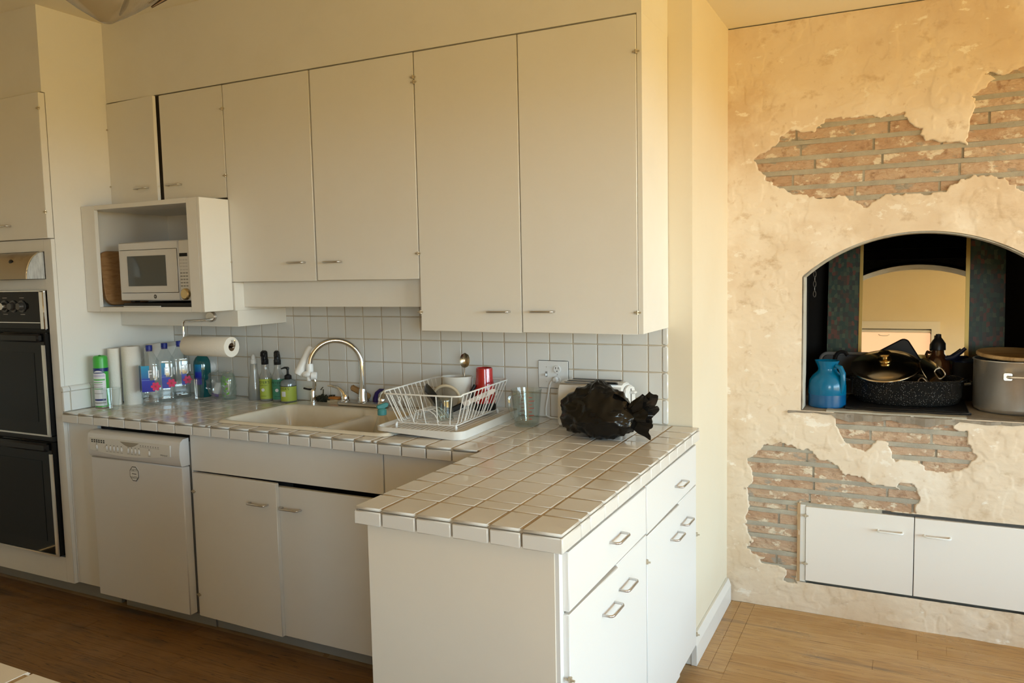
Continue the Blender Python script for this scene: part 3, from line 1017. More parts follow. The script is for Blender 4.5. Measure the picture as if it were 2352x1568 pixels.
for i in range(8):
    B('indicator', -1.852 + i * .0165, -1.8485 + i * .0165, DY - .0166, DY - .0158, 0.877, 0.8805, DARK, dw)
    B('print_mark', -1.856 + i * .0165, -1.8445 + i * .0165, DY - .0161, DY - .0156, 0.8715, 0.8730, PRINT, dw)
t = text_mb('Whirlpool', 0.011).xform(Matrix.Translation((-1.70, DY - .0164, 0.846)))
t.build('lettering', DARK, dw)
# dirty / clean magnet
mg = thing('dishwasher_magnet', 'octagonal black and white dirty clean magnet on the dishwasher door', 'magnet', (-1.921, DY, 0.70))
oct_ = [(-1.921 + .0325 * math.cos(PI / 8 + PI / 4 * k), 0.738 + .037 * math.sin(PI / 8 + PI / 4 * k)) for k in range(8)]
octi = [(-1.921 + .0290 * math.cos(PI / 8 + PI / 4 * k), 0.738 + .0333 * math.sin(PI / 8 + PI / 4 * k)) for k in range(8)]
octo = [(-1.921 + .0345 * math.cos(PI / 8 + PI / 4 * k), 0.738 + .039 * math.sin(PI / 8 + PI / 4 * k)) for k in range(8)]
MB().prism(octo, DY - .0025, DY - .0002, 'y').build('backing', WHITEP, mg)
MB().prism(oct_, DY - .0030, DY - .0026, 'y').build('border', DARK, mg)
MB().prism(octi, DY - .0034, DY - .0031, 'y').build('face', WHITEP, mg)
text_mb('DIRTY', 0.0165, squash=.92).xform(Matrix.Translation((-1.921, DY - .0038, 0.754))).build('lettering', DARK, mg)
text_mb('CLEAN', 0.0165, squash=.92).xform(Matrix.Translation((-1.921, DY - .0038, 0.721)) @ Matrix.Rotation(PI, 4, 'Y')).build('lettering', DARK, mg)
B('divider', -1.936, -1.906, DY - .0038, DY - .0036, 0.7365, 0.7395, DARK, mg)

# ------------------------------------------------------------------ peninsula cabinet
pc = thing('peninsula_cabinet', 'white peninsula base cabinet with drawers and doors facing the bright side', 'cabinet', (0.22, -0.7, 0))
PXL, PXR, PYF = -0.072, 0.512, -1.398
WBRT = M('drawer_paint', (0.80, 0.785, 0.76), 0.35, bump=(50, .05, U3))
B('end_panel', PXL, PXR - .012, PYF, PYF + .02, 0.0, 0.942, M('end_panel_warm_lit', (0.80, 0.725, 0.615), 0.4, bump=(50, .06, U3), var=[(2.5, (0.77, 0.70, 0.60), .45, .7, U3)]), pc, .001)  # warm light falling on this end is put into its paint colour
B('end_edge', PXR - .012, PXR - .001, PYF + .002, PYF + .03, 0.0, 0.942, WBRT, pc)
B('left_panel', PXL, PXL + .018, PYF + .02, -0.68, 0.0, 0.942, PAINT, pc)
B('carcass', PXL + .02, PXR - .024, PYF + .022, -0.028, 0.09, 0.936, INSIDE, pc)
B('face_frame', PXR - .020, PXR - .004, PYF + .03, -0.028, 0.885, 0.942, WBRT, pc)
B('face_rail', PXR - .020, PXR - .0045, PYF + .03, -0.028, 0.745, 0.795, M('tan_rail', (.62, .55, .46), .6), pc)  # grey-tan rail showing in the gap under the drawers
B('toe_kick', PXL + .02, PXR - .07, PYF + .022, -0.028, 0.0, 0.089, MATS['toe_vinyl'], pc)


def side_front(parent, name, y0, y1, z0, z1, hy=None, hz=None, out=0.0, swing=0.0, hw=.048, hg=()):
    d = MB().box(PXR - .003, PXR + .016, y0, y1, z0, z1).build(name, WBRT, parent, .002, smooth=True)
    kids = []
    if hy is not None:
        kids.append(wire_pull('handle', (PXR + .016, hy, hz), hw, 0.03, d, axis='y', out=(1, 0, 0), r=.0040))
    for (a, b) in hg:
        kids.append(hinge((PXR + .017, a, b), d))
    if swing:
        off = OFF[parent.name]
        pv = Vector((PXR, y0 if swing > 0 else y1, 0)) - off
        mt = Matrix.Translation(pv) @ Matrix.Rotation(R(-swing), 4, 'Z') @ Matrix.Translation(-pv)
        for o in [d] + kids:
            o.data.transform(mt)
    return d


side_front(pc, 'drawer', -1.374, -0.716, 0.775, 0.930, -1.02, 0.858)
side_front(pc, 'door', -1.374, -1.010, 0.095, 0.768, -1.095, 0.675, swing=.9, hg=[(-1.376, .60)])
side_front(pc, 'door', -1.006, -0.716, 0.095, 0.7725, -0.945, 0.690, hg=[(-.714, .68)])
side_front(pc, 'drawer', -0.706, -0.032, 0.768, 0.930, -0.31, 0.840)
side_front(pc, 'door', -0.706, -0.310, 0.095, 0.762, -0.385, 0.665, swing=.7)
side_front(pc, 'door', -0.306, -0.032, 0.095, 0.7655, -0.232, 0.675, hg=[(-.03, .56), (-.03, .14)])
B('chipped_stile', PXR - .006, PXR + .010, -0.7145, -0.7075, 0.78, 0.93, M('bare_chip', (0.42, 0.25, 0.14), .8, bump=(60, .6, U3), var=[(30, (0.75, 0.68, 0.58), .5, .6, U3)]), pc)

# ================================================================== TILED COUNTERTOP
CT = 0.994
TCACHE = {}


def tile(parent, x0, x1, y0, y1, z0, z1, mat, name='tile', bev=.0028, gap=.0026, axes='xy'):
    if 'x' in axes:
        x0, x1 = x0 + gap, x1 - gap
    if 'y' in axes:
        y0, y1 = y0 + gap, y1 - gap
    if 'z' in axes:
        z0, z1 = z0 + gap, z1 - gap
    dx, dy, dz = x1 - x0, y1 - y0, z1 - z0
    c = ((x0 + x1) / 2, (y0 + y1) / 2, (z0 + z1) / 2)
    key = (round(dx, 4), round(dy, 4), round(dz, 4), mat.name, bev)
    if key not in TCACHE:
        off = OFF.pop(parent.name, None)
        o = MB().box(-dx / 2, dx / 2, -dy / 2, dy / 2, -dz / 2, dz / 2).build(name, mat, None, bev, smooth=True, angle=50, seg=2 if bev > .003 else 1)
        if off is not None:
            OFF[parent.name] = off
        o.parent = parent
        o.location = Vector(c) - OFF.get(parent.name, Vector())
        TCACHE[key] = o
    else:
        o = instance(TCACHE[key], c, parent)
    o.rotation_euler = (rng.uniform(-.0012, .0012), rng.uniform(-.0012, .0012), rng.uniform(-.0008, .0008))
    return o


ct = thing('countertop', 'L-shaped white tiled kitchen countertop with tan grout', 'countertop', (-0.9, -0.6, 0.944))
SX0, SX1, SY0, SY1 = -1.490, -0.550, -0.632, -0.048
HX0, HX1, HY0, HY1 = SX0 + .025, SX1 - .025, SY0 + .025, SY1 - .02
bed = MB()
zb0, zb1 = 0.946, 0.9922
bed.box(-2.446, HX0, -0.690, -0.001, zb0, zb1).box(HX1, 0.526, -0.690, -0.001, zb0, zb1).box(HX0, HX1, -0.690, HY0, zb0, zb1).box(HX0, HX1, HY1, -0.001, zb0, zb1)
bed.box(-0.080, 0.526, -1.421, -0.690, zb0, zb1)
bed.build('grout_bed', GROUT, ct)


def rect_minus(a, h):
    x0, x1, y0, y1 = a
    X0_, X1_, Y0_, Y1_ = h
    if x1 <= X0_ or x0 >= X1_ or y1 <= Y0_ or y0 >= Y1_:
        return [a]
    out = []
    if x0 < X0_:
        out.append((x0, X0_, y0, y1))
        x0 = X0_
    if x1 > X1_:
        out.append((X1_, x1, y0, y1))
        x1 = X1_
    if y0 < Y0_:
        out.append((x0, x1, y0, Y0_))
    if y1 > Y1_:
        out.append((x0, x1, Y1_, y1))
    return [r_ for r_ in out if r_[1] - r_[0] > .012 and r_[3] - r_[2] > .012]


pit = 0.111
mx_ = [-2.444] + [0.009 - pit * k for k in range(21, 0, -1)] + [0.0]
my_ = [-0.7033] + [-0.5732 + pit * k for k in range(5)] + [-0.003]
for i in range(len(mx_) - 1):
    for j in range(len(my_) - 1):
        for r_ in rect_minus((mx_[i], mx_[i + 1], my_[j], my_[j + 1]), (HX0, HX1, HY0, HY1)):
            if r_[0] >= -.0885 and r_[2] < -.71:
                continue
            tile(ct, *r_, CT - .008, CT, CTILE, bev=.0042 if j == 0 else .0028)
    if mx_[i + 1] <= -0.09 or mx_[i] < -0.1:
        tile(ct, mx_[i], mx_[i + 1], -0.7005, -0.6915, 0.944, 0.983, CTILE, 'edge_tile', axes='x')
px_ = [-0.0932, 0.0, pit, 2 * pit, 3 * pit, 0.424, 0.5392]
py_ = [-1.4342, -1.304] + [-1.2392 + pit * k for k in range(11)] + [-0.003]
for i in range(6):
    for j in range(len(py_) - 1):
        if i == 0 and py_[j] > -0.70:
            continue
        tile(ct, px_[i], px_[i + 1], py_[j], py_[j + 1], CT - .008, CT, CTILE, bev=.0038 if (j == 0 or i == 5 or i == 0) else .0028)
    tile(ct, px_[i], px_[i + 1], -1.4315, -1.4225, 0.944, 0.983, CTILE, 'edge_tile', axes='x')
for j in range(len(py_) - 1):
    tile(ct, 0.5275, 0.5365, py_[j], py_[j + 1], 0.944, 0.983, CTILE, 'edge_tile', axes='y')
    if py_[j + 1] < -0.69:
        tile(ct, -0.0905, -0.0815, py_[j], py_[j + 1], 0.944, 0.983, CTILE, 'edge_tile', axes='y')

# side upstand against the oven cabinet: square tiles and rounded cap
sp = thing('side_upstand', 'low white tile upstand with rounded cap against the oven cabinet', 'tile upstand', (-2.43, -0.35, CT))
B('grout_bed', -2.446, -2.434, -0.692, -0.006, CT + .001, 1.108, WGROUT, sp)
yy = [-0.696, -0.656] + [-0.656 + pit * k for k in range(1, 6)] + [-0.006]
for k in range(len(yy) - 1):
    tile(sp, -2.445, -2.428, yy[k], yy[k + 1], CT + .002, 1.092, TILE, axes='y')
capsec = [(-2.446, 1.0945), (-2.426, 1.0945), (-2.4265, 1.104), (-2.431, 1.113), (-2.438, 1.118), (-2.446, 1.119)]
for k in range(len(yy) - 1):
    MB().prism(capsec, yy[k] + .0015, yy[k + 1] - .0015, 'y').build('cap_tile', TILE, sp, .001, smooth=True)

# ------------------------------------------------------------------ backsplash tiles on the back wall
bs = MB().box(-2.446, 0.404, -0.0012, 0.0038, CT + .001, 1.545).build('backsplash', WGROUT, WALL_BACK)
xs_ = [-2.446] + [-1.0089 + pit * k for k in range(-12, 13)] + [0.383]
zs_ = [CT + .001, 1.0999, 1.2109, 1.3219, 1.4329, 1.5439]
for i in range(len(xs_) - 1):
    for j in range(len(zs_) - 1):
        xm = (xs_[i] + xs_[i + 1]) / 2
        lim = 1.40 if xm < -1.62 else (1.60 if xm < -0.56 else 1.40)
        if zs_[j] > lim:
            continue
        tile(bs, xs_[i], xs_[i + 1], -0.0035, 0.0035, zs_[j], zs_[j + 1], TILE, axes='xz', bev=.0014)
for j in range(4):
    tile(bs, 0.383, 0.407, -0.0055, 0.0035, zs_[j], min(zs_[j + 1], 1.40), TILE, 'trim_tile', axes='z', bev=.004)

# ------------------------------------------------------------------ sink
sk = thing('kitchen_sink', 'cream double-bowl drop-in sink set into the tiled counter', 'sink', (-1.02, -0.34, CT))
NX, NY = 136, 84
X, Y = np.meshgrid(np.linspace(SX0, SX1, NX + 1), np.linspace(SY0, SY1, NY + 1), indexing='ij')


def rr_sdf(X, Y, x0, x1, y0, y1, r):
    qx = np.abs(X - (x0 + x1) / 2) - (x1 - x0) / 2 + r
    qy = np.abs(Y - (y0 + y1) / 2) - (y1 - y0) / 2 + r
    return np.hypot(np.maximum(qx, 0), np.maximum(qy, 0)) + np.minimum(np.maximum(qx, qy), 0) - r


def sstep(t):
    t = np.clip(t, 0, 1)
    return t * t * (3 - 2 * t)


d1 = rr_sdf(X, Y, -1.468, -0.965, -0.612, -0.168, .07)
d2 = rr_sdf(X, Y, -0.935, -0.575, -0.612, -0.168, .07)
Zk = 1.006 - 0.185 * sstep(-d1 / .055) - 0.185 * sstep(-d2 / .055)
dv = rr_sdf(X, Y, -1.46, -0.58, -0.60, -0.18, .07)
Zk -= 0.02 * sstep(-dv / .03) * (np.abs(X + 0.95) < .06)
do = rr_sdf(X, Y, SX0, SX1, SY0, SY1, .05)
Zk = np.where(do > -.012, 1.006 - 0.011 * sstep((do + .012) / .012), Zk)
Xc = np.clip(X, SX0, SX1)
# pull outside corners in to the rounded outline
over = np.maximum(do, 0)
cx, cy = (SX0 + SX1) / 2, (SY0 + SY1) / 2
for cxx, cyy in ((SX0 + .05, SY0 + .05), (SX0 + .05, SY1 - .05), (SX1 - .05, SY0 + .05), (SX1 - .05, SY1 - .05)):
    msk = (do > 0) & (np.abs(X - cxx) < .06) & (np.abs(Y - cyy) < .06)
    ln = np.hypot(X - cxx, Y - cyy) + 1e-9
    X = np.where(msk, cxx + (X - cxx) / ln * .05, X)
    Y = np.where(msk, cyy + (Y - cyy) / ln * .05, Y)
vv = np.stack([X.ravel(), Y.ravel(), Zk.ravel()], 1).tolist()
ix = np.arange((NX + 1) * (NY + 1)).reshape(NX + 1, NY + 1)
ff = np.stack([ix[:-1, :-1].ravel(), ix[1:, :-1].ravel(), ix[1:, 1:].ravel(), ix[:-1, 1:].ravel()], 1).tolist()
ENAM = M('sink_enamel', (0.76, 0.70, 0.58), 0.12, coat=.4, bump=(6, .04, U3), var=[(5, (0.70, 0.63, 0.50), .45, .7, U3)])
MB().add(vv, ff).build('basin', ENAM, sk, smooth=True, angle=80)
for dx in (-1.21, -0.755):
    MB().lathe([(0.0001, .002), (.028, .002), (.04, .006), (.044, .004)], (dx, -0.39, 0.821), 20).build('drain', CHROME, sk, smooth=True)

# ================================================================== ON THE WALL AND SHELF
# switch and outlet plate
op = thing('outlet_plate', 'white double wall plate with a toggle switch and duplex outlet', 'outlet', (-0.10, -0.004, 1.185))
MB().box(-0.174, -0.029, -0.0095, -0.0042, 1.124, 1.247).build('plate', WHITEP, op, .003, smooth=True)
B('toggle_slot', -0.139, -0.129, -0.0102, -0.0094, 1.174, 1.198, M('slot_shade', (.3, .29, .27), .5), op)
MB().box(-0.1375, -0.1305, -0.022, -0.009, 1.178, 1.190).build('toggle', WHITEP, op, .002, smooth=True)
for zz in (1.2095, 1.163):
    rc = MB().lathe([(0.0001, 0), (.0168, 0), (.017, -.002), (.0162, -.003), (.0001, -.003)], n=24).xform(Matrix.Translation((-0.081, -0.0125, zz)) @ Matrix.Rotation(R(-90), 4, 'X'))
    r_ = rc.build('receptacle', WHITEP, op, smooth=True)
    for dx in (-.0065, .0065):
        B('slot', -0.081 + dx - .0012, -0.081 + dx + .0012, -0.0162, -0.0154, zz + .001, zz + .0095, DARK, r_)
    MB().cyl((-0.081, -0.0162, zz - .008), (-0.081, -0.0154, zz - .008), .0026, n=10).build('slot', DARK, r_)
for xx, zz in ((-0.134, 1.218), (-0.134, 1.154), (-0.081, 1.186)):
    MB().cyl((xx, -0.0102, zz), (xx, -0.0094, zz), .0022, n=8).build('screw', STEEL, op)
cd_ = thing('power_cord', 'white toaster cord plugged into the wall outlet', 'cord', (-0.09, -0.02, 1.15))
MB().box(-0.096, -0.073, -0.036, -0.0158, 1.154, 1.177).build('plug', WHITEP, cd_, .004, smooth=True)
MB().tube([(-0.092, -0.024, 1.162), (-0.105, -0.026, 1.156), (-0.112, -0.027, 1.14), (-0.12, -0.03, 1.09), (-0.128, -0.034, 1.04), (-0.127, -0.036, 1.008), (-0.105, -0.036, 1.0), (-0.06, -0.036, .9985), (-0.012, -0.04, .9985)], .0038, 8).build('flex', WHITEP, cd_, smooth=True)
# round gadget on the tiles
gd = thing('round_gadget', 'small round white gadget with a black face stuck to the tiles', 'gadget', (-2.17, -0.004, 1.148))
MB().lathe([(.0001, .03), (.028, .03), (.034, .024), (.034, 0), (.0001, 0)], n=28).xform(Matrix.Translation((-2.165, -0.0045, 1.148)) @ Matrix.Rotation(R(90), 4, 'X')).build('case', WHITEP, gd, smooth=True)
MB().lathe([(.0001, .033), (.02, .033), (.023, .0305), (.0001, .0305)], n=28).xform(Matrix.Translation((-2.165, -0.0045, 1.148)) @ Matrix.Rotation(R(90), 4, 'X')).build('face', BLACKG, gd, smooth=True)

# paper towel holder and its roll
ph = thing('paper_towel_holder', 'steel wall bracket and rod holding the hanging paper towel roll', 'holder', (-1.79, -0.334, 1.44))
br = MB().lathe([(.0001, .012), (.022, .012), (.026, .008), (.027, 0), (.0001, 0)], n=24, sx=1.25).xform(Matrix.Translation((-1.785, -0.3345, 1.448)) @ Matrix.Rotation(R(90), 4, 'X'))
br.build('bracket', STEEL, ph, smooth=True)
RY, RZ = -0.385, 1.306
MB().tube([(-1.775, -0.347, 1.436), (-1.775, RY, 1.434), (-1.79, RY, 1.433), (-1.90, RY, 1.429), (-1.918, RY, 1.427), (-1.926, RY, 1.418), (-1.928, RY, 1.40), (-1.928, RY, RZ + .02), (-1.922, RY, RZ + .004), (-1.91, RY, RZ), (-1.60, RY, RZ), (-1.592, RY, RZ + .004), (-1.590, RY, RZ + .012), (-1.590, RY, RZ + .034)], .005, 10).build('rod', CHROME, ph, smooth=True)
pr_ = thing('paper_towel_roll', 'white paper towel roll hanging on the holder below the microwave shelf', 'paper towel', (-1.76, RY, RZ), world=False)
prof = [(.020, -.148), (.048, -.148), (.0488, -.146), (.0488, .146), (.048, .148), (.020, .148), (.020, -.148)]
ro = MB().lathe(prof, n=36).xform(Matrix.Rotation(R(90), 4, 'Y'))
ro.build('paper', PAPER, pr_, smooth=True)
MB().lathe([(.0199, -.147), (.0199, .147), (.0185, .147), (.0185, -.147)], n=24).xform(Matrix.Rotation(R(90), 4, 'Y')).build('core', M('cardboard', (.30, .19, .10), .9), pr_, smooth=True)
pr_.location = (-1.757, RY, RZ)

# microwave, board and tray inside the shelf
mw = thing('microwave', 'white countertop microwave with a dark window inside the box shelf', 'microwave', (-2.05, -0.25, 1.528))
MY = -0.452
MB().box(-2.272, -1.775, MY + .012, -0.10, 1.530, 1.822).build('case', APPL, mw, .006, smooth=True)
B('foot', -2.25, -2.22, MY + .03, MY + .06, 1.5225, 1.531, BLACKP, mw)
B('foot', -1.83, -1.80, MY + .03, MY + .06, 1.5225, 1.531, BLACKP, mw)
dr = MB().box(-2.274, -1.852, MY - .006, MY + .011, 1.532, 1.820).build('door', APPL, mw, .004, smooth=True)
MB().box(-2.262, -1.856, MY - .010, MY - .005, 1.570, 1.783).build('door_panel', M('mw_panel', (.70, .68, .65), .3), dr, .004, smooth=True)
B('window', -2.205, -1.934, MY - .0115, MY - .0095, 1.604, 1.752, M('mw_glass', (.055, .06, .055), .07, spec=.8), dr)
lg = MB().lathe([(.0001, .001), (.0098, .001), (.0098, 0), (.0001, 0)], n=20).xform(Matrix.Translation((-2.024, MY - .0062, 1.552)) @ Matrix.Rotation(R(90), 4, 'X')).build('badge', DARK, dr)
text_mb('GE', .011).xform(Matrix.Translation((-2.024, MY - .0078, 1.552))).build('lettering', WHITEP, lg)
kp = MB().box(-1.848, -1.776, MY - .006, MY + .011, 1.532, 1.820).build('keypad_panel', M('mw_panel2', (.74, .72, .68), .3), mw, .003, smooth=True)
B('display', -1.842, -1.79, MY - .0075, MY - .0058, 1.742, 1.758, BLACKG, kp)
for r_ in range(9):
    for c_ in range(3):
        B('key', -1.842 + c_ * .018, -1.829 + c_ * .018, MY - .0068, MY - .0058, 1.722 - r_ * .0155, 1.729 - r_ * .0155, PRINT if r_ > 3 else M('key_grey', (.6, .58, .55), .5), kp)
MB().lathe([(.0001, .016), (.022, .016), (.027, .012), (.028, 0), (.0001, 0)], n=24).xform(Matrix.Translation((-1.808, MY - .006, 1.563)) @ Matrix.Rotation(R(90), 4, 'X')).build('dial', M('gold_dial', (.62, .48, .25), .25, .8), kp, smooth=True)
# cutting board standing beside the microwave
cbd = thing('cutting_board', 'wooden cutting board with rounded corners standing behind the microwave', 'cutting board', (-2.33, -0.3, 1.503), world=False)
OAK = M('board_wood', (.36, .20, .085), .5, bump=(20, .2, (1, 6, 12)), var=[(5, (.26, .13, .05), .45, .65, (1, 3, 14))])


def rrect(w, h, r, n=6):
    pts = []
    for cx_, cy_, a0 in ((w - r, h - r, 0), (-w + r, h - r, 90), (-w + r, -h + r, 180), (w - r, -h + r, 270)):
        for k in range(n + 1):
            a = R(a0 + 90 * k / n)
            pts.append((cx_ + r * math.cos(a), cy_ + r * math.sin(a)))
    return pts


MB().prism([(y_, z_ + .142) for y_, z_ in rrect(.135, .139, .05)], -.011, .011, 'x').build('slab', OAK, cbd, .003, smooth=True)
MB().lathe([(.0001, 0), (.012, 0), (.012, .023), (.0001, .023)], n=16).xform(Matrix.Translation((-.0115, .095, .235)) @ Matrix.Rotation(R(90), 4, 'Y')).build('hang_hole', INSIDE, cbd)
cbd.location = (-2.372, -0.338, 1.5060)
cbd.rotation_euler = (0, R(-8), 0)
tr_ = thing('baking_tray', 'black baking tray lying under the microwave', 'tray', (-2.0, -0.3, 1.503))
MB().box(-2.20, -1.72, -0.50, -0.06, 1.5028, 1.507).box(-2.20, -1.72, -0.50, -0.494, 1.507, 1.521).box(-1.726, -1.72, -0.494, -0.06, 1.507, 1.521).box(-2.20, -2.194, -0.494, -0.06, 1.507, 1.521).box(-2.194, -1.726, -0.066, -0.06, 1.507, 1.521).build('pan', BLACKP, tr_)
tag(MB().box(-2.19, -1.93, -0.512, -0.505, 1.5035, 1.508).build('paper_sheet', WHITEP, None, .001), 'folded white paper on the lip of the microwave shelf', 'paper')

# ================================================================== COUNTER, LEFT GROUP
LIME = M('can_green', (.06, .42, .06), .28)
sc_ = thing('spray_can', 'green-capped disinfectant aerosol can beside the oven cabinet', 'spray can', (-2.362, -0.532, CT), world=False, rot=(0, 0, R(50)))
MB().lathe([(.0001, 0), (.0335, 0), (.035, .003), (.035, .008), (.0001, .008)], n=32).build('base_rim', STEEL, sc_, smooth=True)
MB().lathe([(.0345, .008), (.0345, .204)], n=36).build('can_body', LIME, sc_, smooth=True)
MB().lathe([(.0348, .186), (.0348, .204)], n=36).build('navy_band', M('navy', (.012, .025, .16), .35), sc_, smooth=True)


def wrap(r, a0, a1, z0, z1, n=10, top=0.0):
    """curved label patch; angles in degrees from the front (-y)"""
    v, f = [], []
    for k in range(n + 1):
        t = k / n
        a = R(a0 + (a1 - a0) * t)
        zt = z1 - top * (2 * t - 1) ** 2
        v += [(r * math.sin(a), -r * math.cos(a), z0), (r * math.sin(a), -r * math.cos(a), zt)]
    for k in range(n):
        f.append((2 * k, 2 * k + 2, 2 * k + 3, 2 * k + 1))
    return MB().add(v, f)


WLAB = M('white_label', (.74, .74, .76), .4)
wrap(.0351, -80, 38, .014, .192, top=.02).build('label', WLAB, sc_, smooth=True)
GLAB = M('green_label', (.12, .45, .12), .4)
for zz, hh, mm in ((.178, .005, MATS['navy']), (.16, .012, M('lilac_label', (.55, .52, .66), .5)), (.142, .008, GLAB), (.13, .004, GLAB), (.12, .003, PRINT), (.108, .003, PRINT), (.098, .004, GLAB), (.04, .009, MATS['navy']), (.026, .006, PRINT), (.075, .003, PRINT)):
    wrap(.0353, -74, 30 if hh > .004 else 10, zz, zz + hh).build('label_line', mm, sc_, smooth=True)
MB().lathe([(.0345, .204), (.034, .206), (.034, .25), (.031, .262), (.024, .266), (.0001, .262)], n=36).build('cap', LIME, sc_, smooth=True)
MB().ball((0, -.020, .262), .009, 12).build('nozzle', M('dark_green', (.03, .22, .03), .3), sc_, smooth=True)


def cup(label, loc, r0, r1, h, rot=0):
    c = thing('plastic_cup', label, 'cup', loc, 'clear plastic cups on the counter', world=False)
    MB().lathe([(.0001, .002), (r0 - .002, .002), (r0, 0), (r0 + (r1 - r0) * .5, h * .5), (r1 - .002, h - .004), (r1 + .001, h - .002), (r1 + .001, h), (r1 - .001, h)], n=32).build('wall', CLEAR, c, smooth=True)
    MB().tube([(r1 * math.cos(2 * PI * k / 32), r1 * math.sin(2 * PI * k / 32), h) for k in range(32)], .0013, 6, closed=True).build('rim', CLEAR, c, smooth=True)
    return c


cup('clear empty plastic cup in front of the green spray can', (-2.265, -0.555, CT), .030, .046, .106)
cup('clear plastic cup standing before the teal bottle', (-2.090, -0.180, CT), .032, .041, .112)


def roll(label, loc, r, h, core):
    c = thing('paper_roll', label, 'paper towel', loc, 'paper rolls standing on the counter', world=False)
    MB().lathe([(core, 0), (r - .001, 0), (r, .002), (r, h * .45), (r * 1.012, h * .5), (r, h * .55), (r, h - .002), (r - .001, h), (core, h), (core, 0)], n=36, fn=lambda a, z: 1 + .012 * math.sin(5 * a + 9 * z)).build('paper', PAPER, c, smooth=True)
    MB().lathe([(core * .99, .001), (core * .99, h - .001), (core * .85, h - .001), (core * .85, .001)], n=20).build('core', MATS['cardboard'], c, smooth=True)


roll('wider white paper towel roll standing behind the water bottles', (-2.322, -0.385, CT), .0455, .300, .019)
roll('slim white paper roll standing against the oven cabinet side', (-2.393, -0.432, CT), .0285, .292, .014)
pk = thing('paper_towel_pack', 'white wrapped pack standing in the corner behind the water bottles', 'paper pack', (-2.365, -0.135, CT))
MB().box(-2.424, -2.350, -0.240, -0.010, CT + .0005, 1.289).build('wrapper', M('pack_paper', (.78, .75, .70), .5, bump=(18, .5, U3)), pk, .02, smooth=True, seg=3)

# water bottles
BLUEG = bpy.data.materials.new('blue_label')
BLUEG.use_nodes = True
nt = BLUEG.node_tree
tcn = nt.nodes.new('ShaderNodeTexCoord')
spx = nt.nodes.new('ShaderNodeSeparateXYZ')
rmp = nt.nodes.new('ShaderNodeValToRGB')
mrn = nt.nodes.new('ShaderNodeMapRange')
mrn.inputs['From Min'].default_value = .07
mrn.inputs['From Max'].default_value = .205
nt.links.new(tcn.outputs['Object'], spx.inputs[0])
nt.links.new(spx.outputs[2], mrn.inputs[0])
nt.links.new(mrn.outputs[0], rmp.inputs[0])
nt.links.new(rmp.outputs[0], nt.nodes['Principled BSDF'].inputs['Base Color'])
nt.nodes['Principled BSDF'].inputs['Roughness'].default_value = .3
cr_ = rmp.color_ramp
cr_.elements[0].color = (.004, .008, .30, 1)
cr_.elements[1].color = (.005, .30, .50, 1)
e_ = cr_.elements.new(.48)
e_.color = (.012, .03, .42, 1)
e_ = cr_.elements.new(.55)
e_.color = (.01, .14, .40, 1)
BCAP = M('cap_blue', (.012, .03, .30), .35)
PINK = M('flower_pink', (.72, .03, .12), .5)
PINK2 = M('flower_red', (.45, .01, .05), .5)
YEL = M('flower_yellow', (.8, .55, .05), .5)
WTXT = M('white_print', (.88, .88, .88), .5)


def sq(a, z):
    n_ = 5.0 if z < .215 else 2.0 + max(0, (.235 - z) / .02) * 3
    return (abs(math.cos(a)) ** n_ + abs(math.sin(a)) ** n_) ** (-1 / n_)


def water_bottle(label, loc, rz, s=1.13, lab=1):
    b = thing('water_bottle', label, 'bottle', loc, 'square blue-capped water bottles', world=False, rot=(0, 0, R(rz)))
    pf = [(.0001, .004), (.025, .003), (.034, 0), (.040, .008), (.041, .02), (.0395, .026), (.041, .032), (.0395, .038), (.041, .044), (.0395, .05), (.041, .058), (.0415, .07), (.0415, .196), (.040, .206), (.041, .212), (.038, .222), (.030, .240), (.020, .262), (.0145, .274), (.0135, .290)]
    MB().lathe([(r * s, z) for r, z in pf], n=48, fn=sq).build('body', CLEAR, b, smooth=True, angle=60)
    MB().lathe([(.0001, .276), (.0155, .276), (.0155, .281), (.0145, .282), (.0162, .284), (.0162, .304), (.015, .307), (.0001, .307)], n=28).build('cap', BCAP, b, smooth=True)
    if lab:
        fr_ = .0425 * s
        x0_ = (-fr_ * .80, -.020, -.004)[lab - 1]
        MB().box(x0_, .0, -fr_ - .0006, -fr_ - .0002, .072, .205).build('label', BLUEG, b)
        MB().box(.0, .022, -fr_ - .0006, -fr_ - .0002, .072, .130).build('label_foot', BLUEG, b)
        if lab == 1:
            MB().box(-fr_ - .0006, -fr_ - .0002, -fr_ * .80, fr_ * .80, .072, .205).build('label_side', BLUEG, b)
        B('label_line', x0_, .0, -fr_ - .0010, -fr_ - .0007, .131, .1325, M('pale_line', (.3, .5, .8), .4), b)
        text_mb('FIJI', .056, squash=.80).xform(Matrix.Translation((.019, -fr_ - .0014, .160))).build('lettering', WTXT, b)
        cx_, cz_ = .026, .098
        fl = MB()
        for k in range(6):
            a = 2 * PI * k / 6
            pts_ = []
            for q in range(9):
                t = q / 8 * 2 * PI
                lx, lz = .014 + .010 * math.cos(t), .0078 * math.sin(t)
                pts_.append((cx_ + lx * math.cos(a) - lz * math.sin(a), -fr_ - .0015 - .0002 * k, cz_ + lx * math.sin(a) + lz * math.cos(a)))
            fl.add(pts_, [tuple(range(9))])
        fo = fl.build('flower_print', PINK, b)
        MB().cyl((cx_, -fr_ - .0030, cz_), (cx_, -fr_ - .0034, cz_), .0055, n=12).build('flower_centre', PINK2, fo)
        MB().cyl((cx_ + .002, -fr_ - .0038, cz_), (cx_ + .002, -fr_ - .0042, cz_ + .001), .0024, n=8).build('flower_stamen', YEL, fo)
    return b


